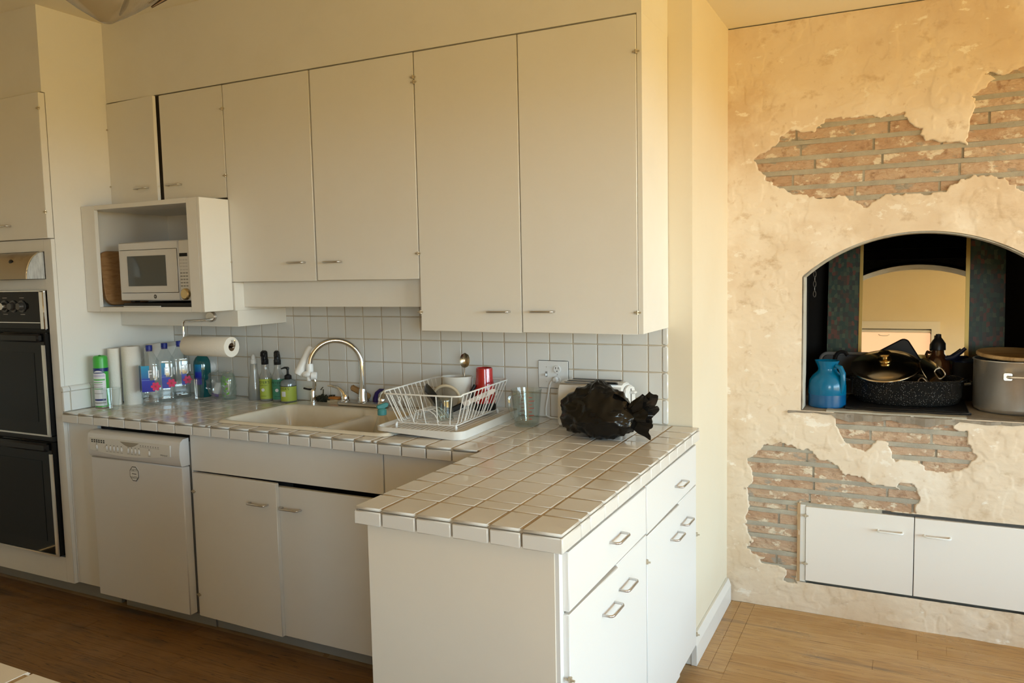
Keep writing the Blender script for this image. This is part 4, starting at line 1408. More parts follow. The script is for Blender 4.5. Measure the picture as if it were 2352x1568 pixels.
water_bottle('nearest square water bottle, its blue label and FIJI lettering fully shown', (-2.200, -0.372, CT), 46)
water_bottle('middle square water bottle half hidden behind the nearest one', (-2.232, -0.252, CT), 50, lab=2)
water_bottle('rearmost square water bottle with mostly clear side beside the paper roll', (-2.262, -0.130, CT), 58, lab=3)
# teal bottle
tb = thing('teal_bottle', 'tall translucent teal bottle with a blue label at the tiled wall', 'bottle', (-2.160, -0.074, CT), world=False, rot=(0, 0, R(50)))
TEAL = clear('teal_plastic', (.02, .50, .55), .15, .06, body=.55, bodycol=(.01, .25, .28))
MB().lathe([(.0001, .001), (.040, 0), (.044, .006), (.044, .175), (.041, .195), (.032, .214), (.018, .226), (.016, .245)], n=40).build('body', TEAL, tb, smooth=True, angle=60)
wrap(.0445, -60, -8, .07, .18).build('label', BLUEG, tb, smooth=True)
MB().lathe([(.018, .24), (.018, .262), (.0001, .264)], n=24).build('cap', BCAP, tb, smooth=True)

# crumpled bag of cups with green leaf print
cbag = thing('cup_bag', 'crumpled clear plastic bag of cups with green leaf print', 'plastic bag', (-1.985, -0.11, CT), world=False)
nrm = np.random.default_rng(4)


def blob(rx, ry, h, nu=40, nv=22, rough=.16, seed=1, power=2.4, lean=(0, 0)):
    """crumpled sack: rounded box of revolution with sharp random folds"""
    g = np.random.default_rng(seed)
    dirs = g.normal(size=(26, 3))
    dirs /= np.linalg.norm(dirs, axis=1)[:, None]
    ph_, fr2 = g.uniform(0, 6.28, 26), g.uniform(2.5, 9, 26)
    v, f = [], []
    for j in range(nv + 1):
        t = PI * j / nv
        for i in range(nu):
            a = 2 * PI * i / nu
            d = np.array([math.sin(t) * math.cos(a), math.sin(t) * math.sin(a), -math.cos(t)])
            k = 0
            for q in range(26):
                k += (1 - abs(math.sin(fr2[q] * (d @ dirs[q]) + ph_[q]))) ** 3 / fr2[q] ** .5
            s_ = 1 + rough * (k / 2.2 - 1.0)
            p = (abs(d[0]) ** power + abs(d[1]) ** power + abs(d[2]) ** power) ** (-1 / power)
            z = (d[2] * p * s_ * .5 + .5) * h
            z = max(z, 0.0)
            v.append((d[0] * p * s_ * rx + lean[0] * z, d[1] * p * s_ * ry + lean[1] * z, z))
    for j in range(nv):
        for i in range(nu):
            k = (i + 1) % nu
            f.append((j * nu + i, j * nu + k, (j + 1) * nu + k, (j + 1) * nu + i))
    return MB().add(v, f)


FILM = clear('film', (.97, .98, .98), .22, .1, body=.03)
bl = blob(.075, .055, .15, 36, 18, .34, 8)
bl.build('film', FILM, cbag, smooth=True, angle=40)
MB().lathe([(.0001, .002), (.034, .001), (.036, .004), (.0375, .04), (.0365, .05), (.038, .10), (.033, .128), (.026, .137), (.0001, .138)], (.040, -.018, 0), 28, fn=lambda a, z: 1 + .03 * math.sin(3 * a + 40 * z)).build('cup_sleeve', clear('sleeve', (.88, .95, .92), .2, .08, body=.18, bodycol=(.75, .85, .80)), cbag, smooth=True)
LEAFG = M('leaf_print', (.16, .42, .03), .5)
lf = MB()
for k in range(9):
    z0, x0 = .018 + k * .0125, .028 + .006 * math.sin(k * 1.1)
    sgn = 1 if k % 2 else -1
    pts_ = []
    for q in range(8):
        t = q / 8 * 2 * PI
        lx, lz = .009 * math.cos(t) + .009, .0042 * math.sin(t)
        aa = R(35 * sgn + (0 if sgn > 0 else 180))
        xx, zz = lx * math.cos(aa) - lz * math.sin(aa), abs(lx * math.sin(aa)) + lz
        pts_.append((x0 + xx, -.018 - math.sqrt(max(.0001, .0395 ** 2 - (x0 + xx - .040) ** 2)) , z0 + zz))
    lf.add(pts_, [tuple(range(8))])
lf.xform(Matrix.Rotation(0, 4, 'Z')).build('leaf_print', LEAFG, cbag)
wrap(.0395, -150, -95, .075, .115).xform(Matrix.Translation((.04, -.018, 0))).build('green_print', LEAFG, cbag)
cbag.rotation_euler = (0, 0, R(38))
tw = thing('wipes_pouch', 'small white and purple pouch leaning behind the bag of cups', 'pouch', (-2.075, -0.075, CT), world=False, rot=(R(-8), R(16), R(40)))
MB().box(-.018, .018, -.008, .008, 0.004, .085).build('pouch', WHITEP, tw, .006, smooth=True)
MB().box(-.0185, .0185, -.0085, .0085, .004, .022).build('purple_end', M('purple', (.12, .03, .35), .4), tw, .003, smooth=True)

# ------------------------------------------------------------------ cleaning bottles by the sink
CLD = clear('cloudy_plastic', (.88, .89, .88), .15, .12, body=.42, bodycol=(.80, .81, .80))
sb1 = thing('spray_bottle', 'cloudy white refill spray bottle with clear cap, leftmost of the cleaners', 'spray bottle', (-1.795, -0.062, CT), 'cleaning bottles behind the sink', world=False, rot=(0, 0, R(30)))
MB().lathe([(.0001, 0), (.032, 0), (.034, .004), (.034, .06), (.028, .10), (.020, .14), (.0175, .17), (.0175, .19)], n=32, sy=.8).build('body', CLD, sb1, smooth=True, angle=60)
MB().lathe([(.015, .19), (.017, .192), (.017, .212), (.012, .216), (.011, .228), (.005, .238), (.0001, .238)], n=24).build('nozzle', WHITEP, sb1, smooth=True)
MB().lathe([(.0001, .003), (.033, .004), (.033, .055), (.0001, .055)], n=32, sy=.78).build('liquid', clear('liquid', (.75, .77, .75), .1, .1, body=.3, bodycol=(.6, .62, .6)), sb1, smooth=True)


def trigger_bottle(label, loc, rz, col, txt, sub):
    b = thing('spray_bottle', label, 'spray bottle', loc, 'cleaning bottles behind the sink', world=False, rot=(0, 0, R(rz)))
    MB().lathe([(.0001, 0), (.029, 0), (.0315, .004), (.0315, .118), (.029, .134), (.020, .152), (.0175, .175), (.0175, .196)], n=32).build('body', CLD, b, smooth=True, angle=60)
    MB().lathe([(.0319, .012), (.0319, .116)], n=36).build('label', col, b, smooth=True)
    lb_ = text_mb(txt, .019, bend=.0322).xform(Matrix.Translation((0, 0, .098)))
    lb_.build('lettering', M('dark_label_print', (.02, .05, .03), .6), b)
    text_mb(sub, .009, bend=.0322).xform(Matrix.Translation((0, 0, .083))).build('lettering', MATS['dark_label_print'], b)
    wrap(.0322, -28, 28, .027, .0285).build('label_line', MATS['dark_label_print'], b)
    MB().lathe([(.0001, .002), (.0085, .002), (.0085, 0), (.0001, 0)], n=18).xform(Matrix.Translation((0, -.0318, .060)) @ Matrix.Rotation(R(90), 4, 'X')).build('seal', WLAB, b)
    MB().lathe([(.019, .190), (.020, .192), (.020, .214), (.0175, .217), (.0165, .235), (.015, .246), (.0001, .247)], n=24, sx=.9, sy=1.0).build('collar', BLACKP, b, smooth=True)
    MB().prism([(-.030, .232), (-.026, .258), (-.006, .264), (.014, .258), (.018, .236), (.004, .226)], -.010, .010, 'x').build('head', BLACKP, b, .003, smooth=True)
    MB().tube([(0, -.022, .236), (0, -.030, .222), (0, -.030, .205)], [.006, .005, .004], 8).build('trigger', BLACKP, b, smooth=True)
    return b


YLAB = M('yellow_green_label', (.42, .50, .07), .5)
TLAB = M('teal_green_label', (.05, .24, .15), .5)
trigger_bottle('trigger spray bottle with black head and yellow-green label', (-1.712, -0.066, CT), 16, YLAB, "MEYER'S", 'CLEAN DAY')
trigger_bottle('trigger spray bottle with black head and dark teal label', (-1.636, -0.056, CT), 28, TLAB, "MEYER'S", 'CLEAN DAY')
so = thing('soap_dispenser', 'pump soap bottle with yellow-green label and black pump', 'soap bottle', (-1.556, -0.070, CT), 'cleaning bottles behind the sink', world=False, rot=(0, 0, R(22)))
MB().lathe([(.0001, 0), (.037, 0), (.0395, .005), (.0395, .098), (.036, .110), (.022, .118), (.0155, .121)], n=36).build('body', clear('soap_plastic', (.70, .74, .73), .15, .1, body=.6, bodycol=(.55, .60, .61)), so, smooth=True, angle=60)
MB().lathe([(.0399, .010), (.0399, .084)], n=40).build('label', YLAB, so, smooth=True)
MB().lathe([(.0401, .084), (.0401, .0875)], n=40).build('label_edge', DARK, so, smooth=True)
wrap(.0402, -38, -2, .034, .060).build('label_panel', WLAB, so, smooth=True)
text_mb("MEYER'S", .018, bend=.0402).xform(Matrix.Translation((0, 0, .073)) @ Matrix.Rotation(R(-22), 4, 'Z')).build('lettering', MATS['dark_label_print'], so)
MB().lathe([(.017, .118), (.018, .120), (.018, .138), (.012, .142), (.006, .145), (.0055, .168), (.0075, .170), (.0075, .180), (.0001, .183)], n=24).build('pump', BLACKP, so, smooth=True)
MB().tube([(0, 0, .177), (-.012, -.012, .180), (-.024, -.024, .176)], [.006, .005, .0035], 8).build('spout', BLACKP, so, smooth=True)

# ------------------------------------------------------------------ faucet
fc = thing('faucet', 'chrome gooseneck faucet with two lever handles behind the sink', 'faucet', (-1.065, -0.095, 1.006))
FY = -0.098
MB().prism([(x - 1.065, y + FY) for x, y in rrect(.148, .027, .026)], 1.0065, 1.024, 'z').build('deck_plate', STEEL, fc, .004, smooth=True)
MB().lathe([(.0001, 0), (.026, 0), (.026, .004), (.0225, .008), (.0185, .055), (.0165, .066), (.0001, .066)], (-1.065, FY, 1.024), 28).build('spout_base', CHROME, fc, smooth=True)
dv_ = Vector((-.183, -.160, 0)).normalized()
rad = .121
P_ = [Vector((-1.065, FY, 1.08)), Vector((-1.065, FY, 1.13)), Vector((-1.065, FY, 1.18)), Vector((-1.066, FY, 1.208))]
for k in range(1, 25):
    a = PI * k / 24 * .985
    P_.append(Vector((-1.066, FY, 1.208)) + dv_ * (rad - rad * math.cos(a)) + Vector((0, 0, rad * math.sin(a))))
endp = P_[-1] + Vector((0, 0, -.004))
P_.append(endp)
MB().tube(P_, [.0145] + [.0135] * 3 + [.0128] * (len(P_) - 4), 16).build('spout', CHROME, fc, smooth=True, angle=60)
for sx2, tip in ((-1.172, -1.262), (-0.953, -0.868)):
    dx = tip - sx2
    hb = MB().lathe([(.0001, 0), (.023, 0), (.023, .004), (.019, .009), (.019, .022), (.015, .034), (.0001, .038)], (sx2, FY, 1.024), 24)
    hb.tube([(sx2, FY, 1.040), (sx2 + dx * .12, FY - .004, 1.072), (sx2 + dx * .4, FY - .01, 1.093), (sx2 + dx * .75, FY - .016, 1.1), (sx2 + dx, FY - .02, 1.099)], [.017, .0135, .0085, .006, .0035], 12)
    hb.build('lever_handle', CHROME, fc, smooth=True)
# water filter screwed to the spout
wf = thing('faucet_filter', 'white tap water filter hanging on the faucet spout end', 'water filter', tuple(endp), world=True)
ex, ey, ez = endp
MB().lathe([(.0001, -.028), (.012, -.028), (.017, -.022), (.0175, .006), (.0155, .014), (.0001, .014)], (ex, ey, ez), 22).build('adapter', WHITEP, wf, smooth=True)
MB().ball((ex - .010, ey - .006, ez - .036), .030, 18, .55, 1.0, .8).build('valve', WHITEP, wf, smooth=True)
MB().cyl((ex + .010, ey - .006, ez - .042), (ex + .034, ey + .010, ez - .044), .019, n=20).build('knob', WHITEP, wf, .003, smooth=True)
MB().lathe([(.0001, -.066), (.010, -.066), (.011, -.060), (.013, -.05), (.013, -.044), (.0001, -.044)], (ex - .002, ey - .006, ez), 18).build('outlet', WHITEP, wf, smooth=True)
fb = Vector((ex - .055, ey - .02, ez - .040))
ft = Vector((ex - .018, ey + .045, ez + .085))
MB().tube([fb, fb.lerp(ft, .06), fb.lerp(ft, .4), fb.lerp(ft, .94), ft], [.019, .0235, .0245, .0255, .022], 24).build('cartridge', WHITEP, wf, .0, smooth=True, angle=50)
# small drinking-water tap
dt = thing('water_tap', 'small chrome drinking-water tap with black lever and thin spout', 'tap', (-1.372, -0.098, 1.006))
MB().lathe([(.0001, 0), (.020, 0), (.020, .003), (.013, .005), (.013, .055), (.010, .066), (.0001, .069)], (-1.372, FY, 1.0065), 22).build('body', CHROME, dt, smooth=True)
MB().tube([(-1.365, FY, 1.068), (-1.356, FY, 1.09), (-1.355, FY, 1.115), (-1.362, FY - .003, 1.15), (-1.376, FY - .01, 1.19), (-1.392, FY - .02, 1.215), (-1.405, FY - .03, 1.22), (-1.414, FY - .036, 1.212)], [.0062, .0062, .006, .005, .0042, .004, .004, .004], 10).build('spout', CHROME, dt, smooth=True)
MB().tube([(-1.378, FY, 1.072), (-1.40, FY - .004, 1.073), (-1.424, FY - .006, 1.077)], [.0055, .0045, .005], 8).build('lever', BLACKP, dt, smooth=True)
# odds and ends along the back of the sink
hs = thing('herb_sprig', 'dark dried herb bundle lying behind the small water tap', 'herb', (-1.36, -0.03, CT))
HERB = M('dried_herb', (.045, .045, .025), .9)
hb = MB()
g_ = random.Random(9)
for k in range(46):
    a = g_.uniform(-1, 1)
    x_, y_, z_ = -1.365 + a * .052, -0.030 + g_.uniform(-.014, .012), CT + .006 + g_.uniform(0, .03)
    P = []
    for q in range(6):
        P.append((x_ + g_.uniform(-.012, .012), min(-.0085, y_ + g_.uniform(-.01, .01)), max(CT + .003, z_ + g_.uniform(-.012, .014) + (q * .010 if k % 7 == 0 and a > .1 else 0))))
    hb.tube(P, .0026, 5)
hb.build('stems', HERB, hs)
sd = thing('soap_dish', 'cream soap dish with an orange sponge behind the faucet', 'soap dish', (-1.285, -0.036, CT))
MB().box(-1.327, -1.245, -0.052, -0.012, CT + .0005, CT + .024).build('dish', M('cream_plastic', (.62, .52, .35), .4), sd, .005, smooth=True)
MB().box(-1.322, -1.255, -0.048, -0.016, CT + .0245, CT + .036).build('sponge', M('orange_sponge', (.62, .24, .05), .9, bump=(120, .8, U3)), sd, .003, smooth=True)
wb_ = thing('scrub_brush', 'flat wooden scrubbing brush leaning on the tiles behind the faucet', 'brush', (-1.15, -0.03, CT), world=False, rot=(R(-10), R(22), 0))
MB().box(-.065, .058, -.012, .004, 0.026, .056).build('handle', M('brush_wood', (.42, .25, .10), .6), wb_, .006, smooth=True)
MB().box(.000, .056, -.010, .002, 0.004, .026).build('bristles', M('bristle', (.25, .17, .09), .9, bump=(200, .9, (1, 1, .1))), wb_)
wb_.location = (-1.148, -0.025, CT + .026)
pb = thing('purple_brush', 'purple curved dish brush beside the right faucet handle', 'brush', (-1.02, -0.026, CT))
MB().tube([(-1.045, -0.028, CT + .004), (-1.043, -0.028, CT + .04), (-1.035, -0.027, CT + .066), (-1.015, -0.026, CT + .082), (-0.99, -0.025, CT + .084)], [.013, .012, .010, .008, .005], 12).build('handle', M('deep_purple', (.035, .02, .14), .35), pb, smooth=True)
MB().ball((-1.045, -0.028, CT + .012), .0125, 12, .8).build('head', MATS['deep_purple'], pb, smooth=True)
# small spray bottle standing in the right bowl
sp2 = thing('mini_spray_bottle', 'small clear spray bottle with teal top standing in the right sink bowl', 'spray bottle', (-0.735, -0.40, 0.8225), world=False, rot=(0, 0, R(-40)))
MB().lathe([(.0001, 0), (.05, 0), (.053, .006), (.053, .06), (.046, .13), (.022, .20), (.0165, .212), (.0165, .222)], n=32).build('body', CLEAR, sp2, smooth=True, angle=60)
TEALP = M('teal_plastic_solid', (.07, .30, .30), .35)
MB().lathe([(.018, .212), (.0195, .214), (.0195, .234), (.014, .240), (.0001, .242)], n=24).build('collar', TEALP, sp2, smooth=True)
MB().prism([(-.022, .240), (-.024, .254), (.016, .265), (.030, .262), (.027, .248), (.008, .238)], -.0075, .0075, 'x').build('head', TEALP, sp2, .003, smooth=True)

# ================================================================== DISH RACK AND ITS LOAD
dtray = thing('drain_tray', 'white ribbed plastic drainboard under the dish rack', 'tray', (-0.455, -0.30, 1.0), world=False, rot=(0, 0, R(2.5)))
TW, TD = .200, .287
pts_ = rrect(TW, TD, .045, 7)
inn = rrect(TW - .014, TD - .014, .034, 7)
n = len(pts_)
v = [(x, y, -.004 if x > -.10 else .008) for x, y in pts_] + [(x, y, .028) for x, y in pts_] + [(x, y, .028) for x, y in rrect(TW - .006, TD - .006, .04, 7)] + [(x, y, .014) for x, y in inn]
v = [(x, y, z if not (q < n and y < -TD + .06 and x < .10) else .012) for q, (x, y, z) in enumerate(v)]
f = []
for r_ in range(3):
    for k in range(n):
        f.append((r_ * n + k, r_ * n + (k + 1) % n, (r_ + 1) * n + (k + 1) % n, (r_ + 1) * n + k))
f.append(tuple(range(3 * n, 4 * n)))
TRAYP = M('tray_plastic', (.74, .70, .64), .35)
MB().add(v, f).build('rim', TRAYP, dtray, smooth=True, angle=50)
for k in range(15):
    x = -.155 + k * .022
    MB().tube([(x, -TD + .035, .0145), (x, TD - .035, .0145)], .0042, 8).build('rib', TRAYP, dtray, smooth=True)
dtray.location = (-0.452, -0.300, CT + .0045)

RACK = M('rack_wire', (.80, .78, .74), .35)
dk = thing('dish_rack', 'white coated wire dish rack beside the sink', 'dish rack', (-0.452, -0.315, CT + .022), world=False, rot=(0, 0, R(4)))
BX, BY, TX, TY, HB, HT = .135, .205, .178, .243, .020, .148


def rimp(u):
    """rounded rectangle rim, front edge dipping slightly"""
    return u


rim = [(x, y, HT - (.006 if y < -TY + .02 else 0)) for x, y in rrect(TX, TY, .035, 5)]
MB().tube(rim, .0032, 8, closed=True).build('top_rim', RACK, dk, smooth=True)
MB().tube([(x, y, HB) for x, y in rrect(BX, BY, .02, 4)], .0026, 6, closed=True).build('base_frame', RACK, dk, smooth=True)
for k in range(13):
    y_ = -.185 + .37 * k / 12
    MB().tube([(-BX, y_, HB), (BX, y_, HB)], .0019, 5).build('base_wire', RACK, dk, smooth=True)
for sx2 in (-1, 1):
    for k in range(13):
        t = -.92 + 1.84 * k / 12
        y0, y1 = t * BY, t * TY * .97
        MB().tube([(sx2 * (BX - .035), y0, HB), (sx2 * (BX - .008), y0, HB), (sx2 * BX, y0, HB + .010), (sx2 * TX, y1, HT)], .002, 6).build('side_wire', RACK, dk, smooth=True)
    for k in range(4):
        y0 = (-.60 + .4 * k) * BY
        P = [(sx2 * BX, y0, HB + .004)]
        zc = .094
        xr = BX + (TX - BX) * .58
        P.append((sx2 * xr * .985, y0 * 1.08, zc - .018))
        for q in range(9):
            a = R(-60 + 300 * q / 8)
            P.append((sx2 * xr, y0 * 1.1 + .011 * math.sin(a), zc - .011 * math.cos(a) + .008))
        MB().tube(P, .0019, 6).build('loop_wire', RACK, dk, smooth=True)
for sy2 in (-1, 1):
    for k in range(5):
        t = -.8 + 1.6 * k / 4
        zt = HT - (.006 if sy2 < 0 else 0)
        MB().tube([(t * BX, sy2 * (BY - .03), HB), (t * BX, sy2 * (BY - .006), HB), (t * BX, sy2 * BY, HB + .008), (t * TX * .98, sy2 * TY, zt)], .0022, 6).build('end_wire', RACK, dk, smooth=True)
for k in range(4):
    y_ = -.15 + k * .028
    MB().tube([(-.085, y_, HB), (-.075, y_, HB + .040), (-.055, y_, HB + .046), (-.01, y_, HB + .044), (.012, y_, HB + .03), (.03, y_, HB)], .002, 6).build('plate_divider', RACK, dk, smooth=True)
for sx2, sy2 in ((-1, -1), (1, -1), (-1, 1), (1, 1)):
    MB().tube([(sx2 * BX * .98, sy2 * BY * .98, HB + .002), (sx2 * BX, sy2 * BY, .012), (sx2 * BX, sy2 * BY, -.0015)], [.004, .006, .0045], 8).build('foot', WHITEP, dk, smooth=True)

RZ0 = CT + .022 + HB + .003
ut = thing('utensil_tub', 'white oval utensil tub at the back of the dish rack', 'tub', (-0.492, -0.172, RZ0), world=False, rot=(0, 0, R(10)))
UT = M('tub_white', (.72, .69, .63), .3)
MB().lathe([(.0001, .003), (.058, .002), (.060, .006), (.072, .138), (.0745, .143), (.0735, .145), (.070, .143), (.058, .010), (.0001, .008)], n=40, sx=.94, sy=.72).build('wall', UT, ut, smooth=True)
sn = thing('serving_spoon', 'steel serving spoon standing bowl-up in the utensil tub', 'spoon', (-0.462, -0.175, RZ0 + .012), world=False, rot=(R(-4), R(3), R(25)))
MB().tube([(0, 0, 0), (0, .002, .08), (0, 0, .150), (0, -.004, .172)], [.004, .0035, .003, .004], 8).build('stem', STEEL, sn, smooth=True)
v, f = [], []
for j in range(9):
    for i in range(17):
        u_, w_ = -1 + 2 * i / 16, j / 8
        hw_ = .0215 * math.sqrt(max(0, 1 - (2 * w_ - 1) ** 2)) ** .9
        x_ = u_ * hw_
        z_ = .168 + .068 * w_
        v.append((x_, -.006 + .012 * (1 - u_ * u_) * math.sin(PI * w_), z_))
for j in range(8):
    for i in range(16):
        f.append((j * 17 + i, j * 17 + i + 1, (j + 1) * 17 + i + 1, (j + 1) * 17 + i))
MB().add(v, f).build('bowl', M('old_spoon', (.42, .37, .28), .22, 1.0), sn, smooth=True)
rm = thing('tumbler', 'glossy red travel tumbler upside down in the dish rack', 'tumbler', (-0.368, -0.148, RZ0), world=False)
MB().lathe([(.0001, 0), (.047, 0), (.0485, .004), (.0485, .032), (.0001, .032)], n=36).build('black_base', BLACKP, rm, smooth=True)
MB().lathe([(.0475, .032), (.0475, .06), (.044, .098), (.0375, .135), (.0365, .178), (.0355, .183), (.033, .183), (.033, .15)], n=40).build('body', M('red_gloss', (.42, .012, .012), .12, coat=.5), rm, smooth=True, angle=60)
MB().lathe([(.0001, .176), (.0328, .176), (.0328, .170)], n=36).build('top_recess', BLACKP, rm, smooth=True)
MB().tube([(-.028, -.038, .035), (-.034, -.052, .05), (-.036, -.054, .085), (-.028, -.036, .11)], .008, 8).build('grip', BLACKP, rm, smooth=True)
jr = thing('drinking_glass', 'clear drinking glass upside down at the front of the rack', 'glass', (-0.410, -0.418, RZ0), world=False)
MB().lathe([(.036, 0), (.0365, .002), (.035, .05), (.0345, .078), (.033, .090), (.030, .0935), (.0001, .094)], n=32).build('wall', GLASS, jr, smooth=True)
MB().lathe([(.0335, .001), (.0325, .05), (.031, .082), (.0001, .083)], n=32).build('inner_wall', GLASS, jr, smooth=True)
MB().tube([(.036 * math.cos(2 * PI * k / 28), .036 * math.sin(2 * PI * k / 28), .002) for k in range(28)], .0014, 6, closed=True).build('lip', GLASS, jr, smooth=True)
rl = thing('ring_lid', 'round lid with cream rubber rim propped on edge in the rack', 'lid', (-0.475, -0.298, RZ0), world=False, rot=(R(-72), 0, R(18)))
MB().tube([(.058 * math.cos(2 * PI * k / 36), .058 * math.sin(2 * PI * k / 36), 0) for k in range(36)], .0065, 10, closed=True).build('rim', M('cream_rubber', (.55, .46, .32), .5), rl, smooth=True)
MB().lathe([(.0001, .004), (.03, .003), (.056, 0)], n=32).build('disc', clear('smoky', (.70, .66, .60), .2, .1, body=.25, bodycol=(.6, .55, .47)), rl, smooth=True)
rl.location = (-0.478, -0.290, RZ0 + .066)
fp = thing('frying_pan', 'small black nonstick frying pan tilted in the rack', 'pan', (-0.520, -0.385, RZ0), world=False, rot=(R(-58), R(0), R(-42)))
MB().lathe([(.0001, 0), (.042, 0), (.058, .012), (.066, .026), (.064, .0265), (.056, .014), (.040, .003), (.0001, .0025)], n=36).build('bowl', M('nonstick', (.015, .014, .013), .22), fp, smooth=True)
MB().tube([(-.060, .0, .020), (-.085, 0, .028), (-.10, 0, .030)], [.008, .0075, .008], 10).build('ferrule', CHROME, fp, smooth=True)
MB().tube([(-.098, 0, .030), (-.13, 0, .034), (-.165, 0, .034)], [.009, .011, .008], 10).build('grip', BLACKP, fp, smooth=True)
fp.location = (-0.520, -0.352, RZ0 + .066)
kn = thing('kitchen_knife', 'pale-bladed knife with a black handle lying slanted in the rack', 'knife', (-0.385, -0.28, RZ0 + .01), world=False, rot=(0, R(-24), R(28)))
MB().prism([(-.005, -.010), (.135, -.012), (.150, .0), (.135, .008), (-.005, .010)], -.0009, .0009, 'y').build('blade', M('pale_blade', (.66, .58, .52), .35), kn)
MB().box(-.075, -.002, -.008, .008, -.012, .011).build('handle', BLACKP, kn, .004, smooth=True)
kn.location = (-0.385, -0.305, RZ0 + .046)

# measuring jug
mj = thing('measuring_jug', 'clear glass measuring jug with red markings on the counter', 'measuring jug', (-0.140, -0.205, CT), world=False, rot=(0, 0, R(-28)))
MB().lathe([(.0001, .004), (.046, .003), (.049, 0), (.0515, .006), (.058, .08), (.064, .148), (.0655, .152), (.063, .152), (.055, .08), (.0475, .010), (.0001, .009)], n=40, fn=lambda a, z: 1 + (.10 if z > .12 else 0) * max(0, math.cos(a - PI)) ** 14).build('wall', GLASS, mj, smooth=True, angle=60)
MB().tube([(0.012, -.060, .142), (0.012, -.085, .140), (0.012, -.098, .125), (0.012, -.095, .09), (0.012, -.085, .055), (0.012, -.075, .04)], [.007, .007, .0075, .0075, .007, .006], 10).build('handle', GLASS, mj, smooth=True)
REDP = M('red_print', (.50, .06, .03), .5)
for k in range(7):
    z0 = .035 + k * .015
    rr = .0535 + (.0655 - .0515) * z0 / .152 * .88
    for a0 in (-118, 62):
        wrap(rr + .0012, a0, a0 + (22 if k % 2 else 13), z0, z0 + .0024, 5).build('measure_mark', REDP, mj)

# toaster and black bag
ts = thing('toaster', 'white two-slot toaster half hidden behind the black bag', 'toaster', (0.14, -0.12, CT))
prof = [(-.062, .004), (-.066, .03), (-.067, .11), (-.062, .155), (-.048, .18), (-.02, .188), (.02, .188), (.048, .18), (.062, .155), (.067, .11), (.066, .03), (.062, .004)]
MB().prism([(y_ - .128, CT + z_) for y_, z_ in prof], -0.006, 0.272, 'x').build('shell', WHITEP, ts, .006, smooth=True)
MB().prism([(y_ * .92 - .128, CT + .008 + z_ * .90) for y_, z_ in prof], 0.270, 0.290, 'x').build('end_cap', WHITEP, ts, .006, smooth=True)
for yq in (-.158, -.098):
    sl = B('slot_plate', 0.02, 0.25, yq - .017, yq + .017, CT + .186, CT + .1905, CHROME, ts)
    B('slot', 0.03, 0.24, yq - .012, yq + .012, CT + .1895, CT + .1915, BLACKP, sl)
MB().box(0.288, 0.312, -.146, -.116, CT + .145, CT + .156).build('lever', WHITEP, ts, .003, smooth=True)
B('lever_slot', 0.2895, 0.2912, -.135, -.127, CT + .05, CT + .165, BLACKP, ts)
for xx in (.02, .25):
    for yy2 in (-.175, -.08):
        MB().cyl((xx, yy2, CT + .0005), (xx, yy2, CT + .006), .009, n=12).build('foot', BLACKP, ts)
GBAG = M('bag_film', (.006, .0055, .005), .16, spec=.4, bump=(16, 1.0, (1, 1, 1.8)))
gb = thing('trash_bag', 'crumpled black plastic bag in front of the toaster', 'bag', (0.218, -0.312, CT), world=False, rot=(0, 0, R(-6)))


def ridge(p, seed, k=10, f0=18, f1=60):
    g = np.random.default_rng(seed)
    d = g.normal(size=(k, 3))
    d /= np.linalg.norm(d, axis=1)[:, None]
    fq, ph_ = g.uniform(f0, f1, k), g.uniform(0, 6.28, k)
    a = np.asarray(p) @ d.T
    return ((1 - np.abs(np.sin(a * fq + ph_))) ** 2 / fq).sum(1) * f0 / 2


b1 = blob(.172, .100, .205, 90, 56, .06, 21, 2.3)
va = np.array(b1.v)
t = np.clip((va[:, 2] - .07) / .13, 0, 1)
va[:, 0] = va[:, 0] * (1 - .42 * t ** 1.3) - .018 * t
va[:, 1] = va[:, 1] * (1 - .30 * t) + .030 * t
dsp = ridge(va, 31, 8, 12, 30) * .022 + ridge(va, 32, 12, 40, 100) * .011
cen = np.array([-.01, 0.0, .085])
dr_ = va - cen
dr_ /= np.linalg.norm(dr_, axis=1)[:, None]
va += dr_ * (dsp - dsp.mean())[:, None]
va[:, 2] = np.clip(va[:, 2], 0, .225)
b1.v = [tuple(p) for p in va]
b1.build('sack', GBAG, gb, smooth=True, angle=55)


def sheet(fn, nu, nv, seed, amp):
    pts = np.array([fn(i / nu, j / nv) for i in range(nu + 1) for j in range(nv + 1)])
    k = ridge(pts, seed, 8, 25, 70)
    u_ = np.array([i / nu for i in range(nu + 1) for j in range(nv + 1)])
    pts += np.array([0.1, -1, .5]) * ((k - k.mean()) * amp * (.3 + u_))[:, None]
    pts[:, 2] = np.clip(pts[:, 2], .001, 1)
    f = []
    for i in range(nu):
        for j in range(nv):
            a = i * (nv + 1) + j
            f.append((a, a + nv + 1, a + nv + 2, a + 1))
    return MB().add([tuple(p) for p in pts], f)


# gathered mouth of the bag: a ruffled funnel fanning out to the right
v, f = [], []
nu, na = 14, 64
for i in range(nu + 1):
    u_ = i / nu
    for k in range(na):
        a = 2 * PI * k / na
        r_ = .034 - .012 * math.sin(PI * min(1, u_ * 1.6)) + .040 * u_ * u_
        r_ += (.012 * u_ + .003) * math.sin(6 * a + 1.3) + (.006 * u_ + .002) * math.sin(13 * a + 3 * u_)
        cx_ = .085 + .125 * u_ + .018 * u_ * math.sin(2 * a + .5) + .008 * u_ * math.sin(9 * a)
        v.append((cx_, -.018 + .02 * u_ + r_ * math.cos(a) * .55, max(.002, .082 + .018 * u_ + r_ * math.sin(a) * 1.05)))
for i in range(nu):
    for k in range(na):
        q = (k + 1) % na
        f.append((i * na + k, i * na + q, (i + 1) * na + q, (i + 1) * na + k))
MB().add(v, f).build('mouth', GBAG, gb, smooth=True, angle=70)
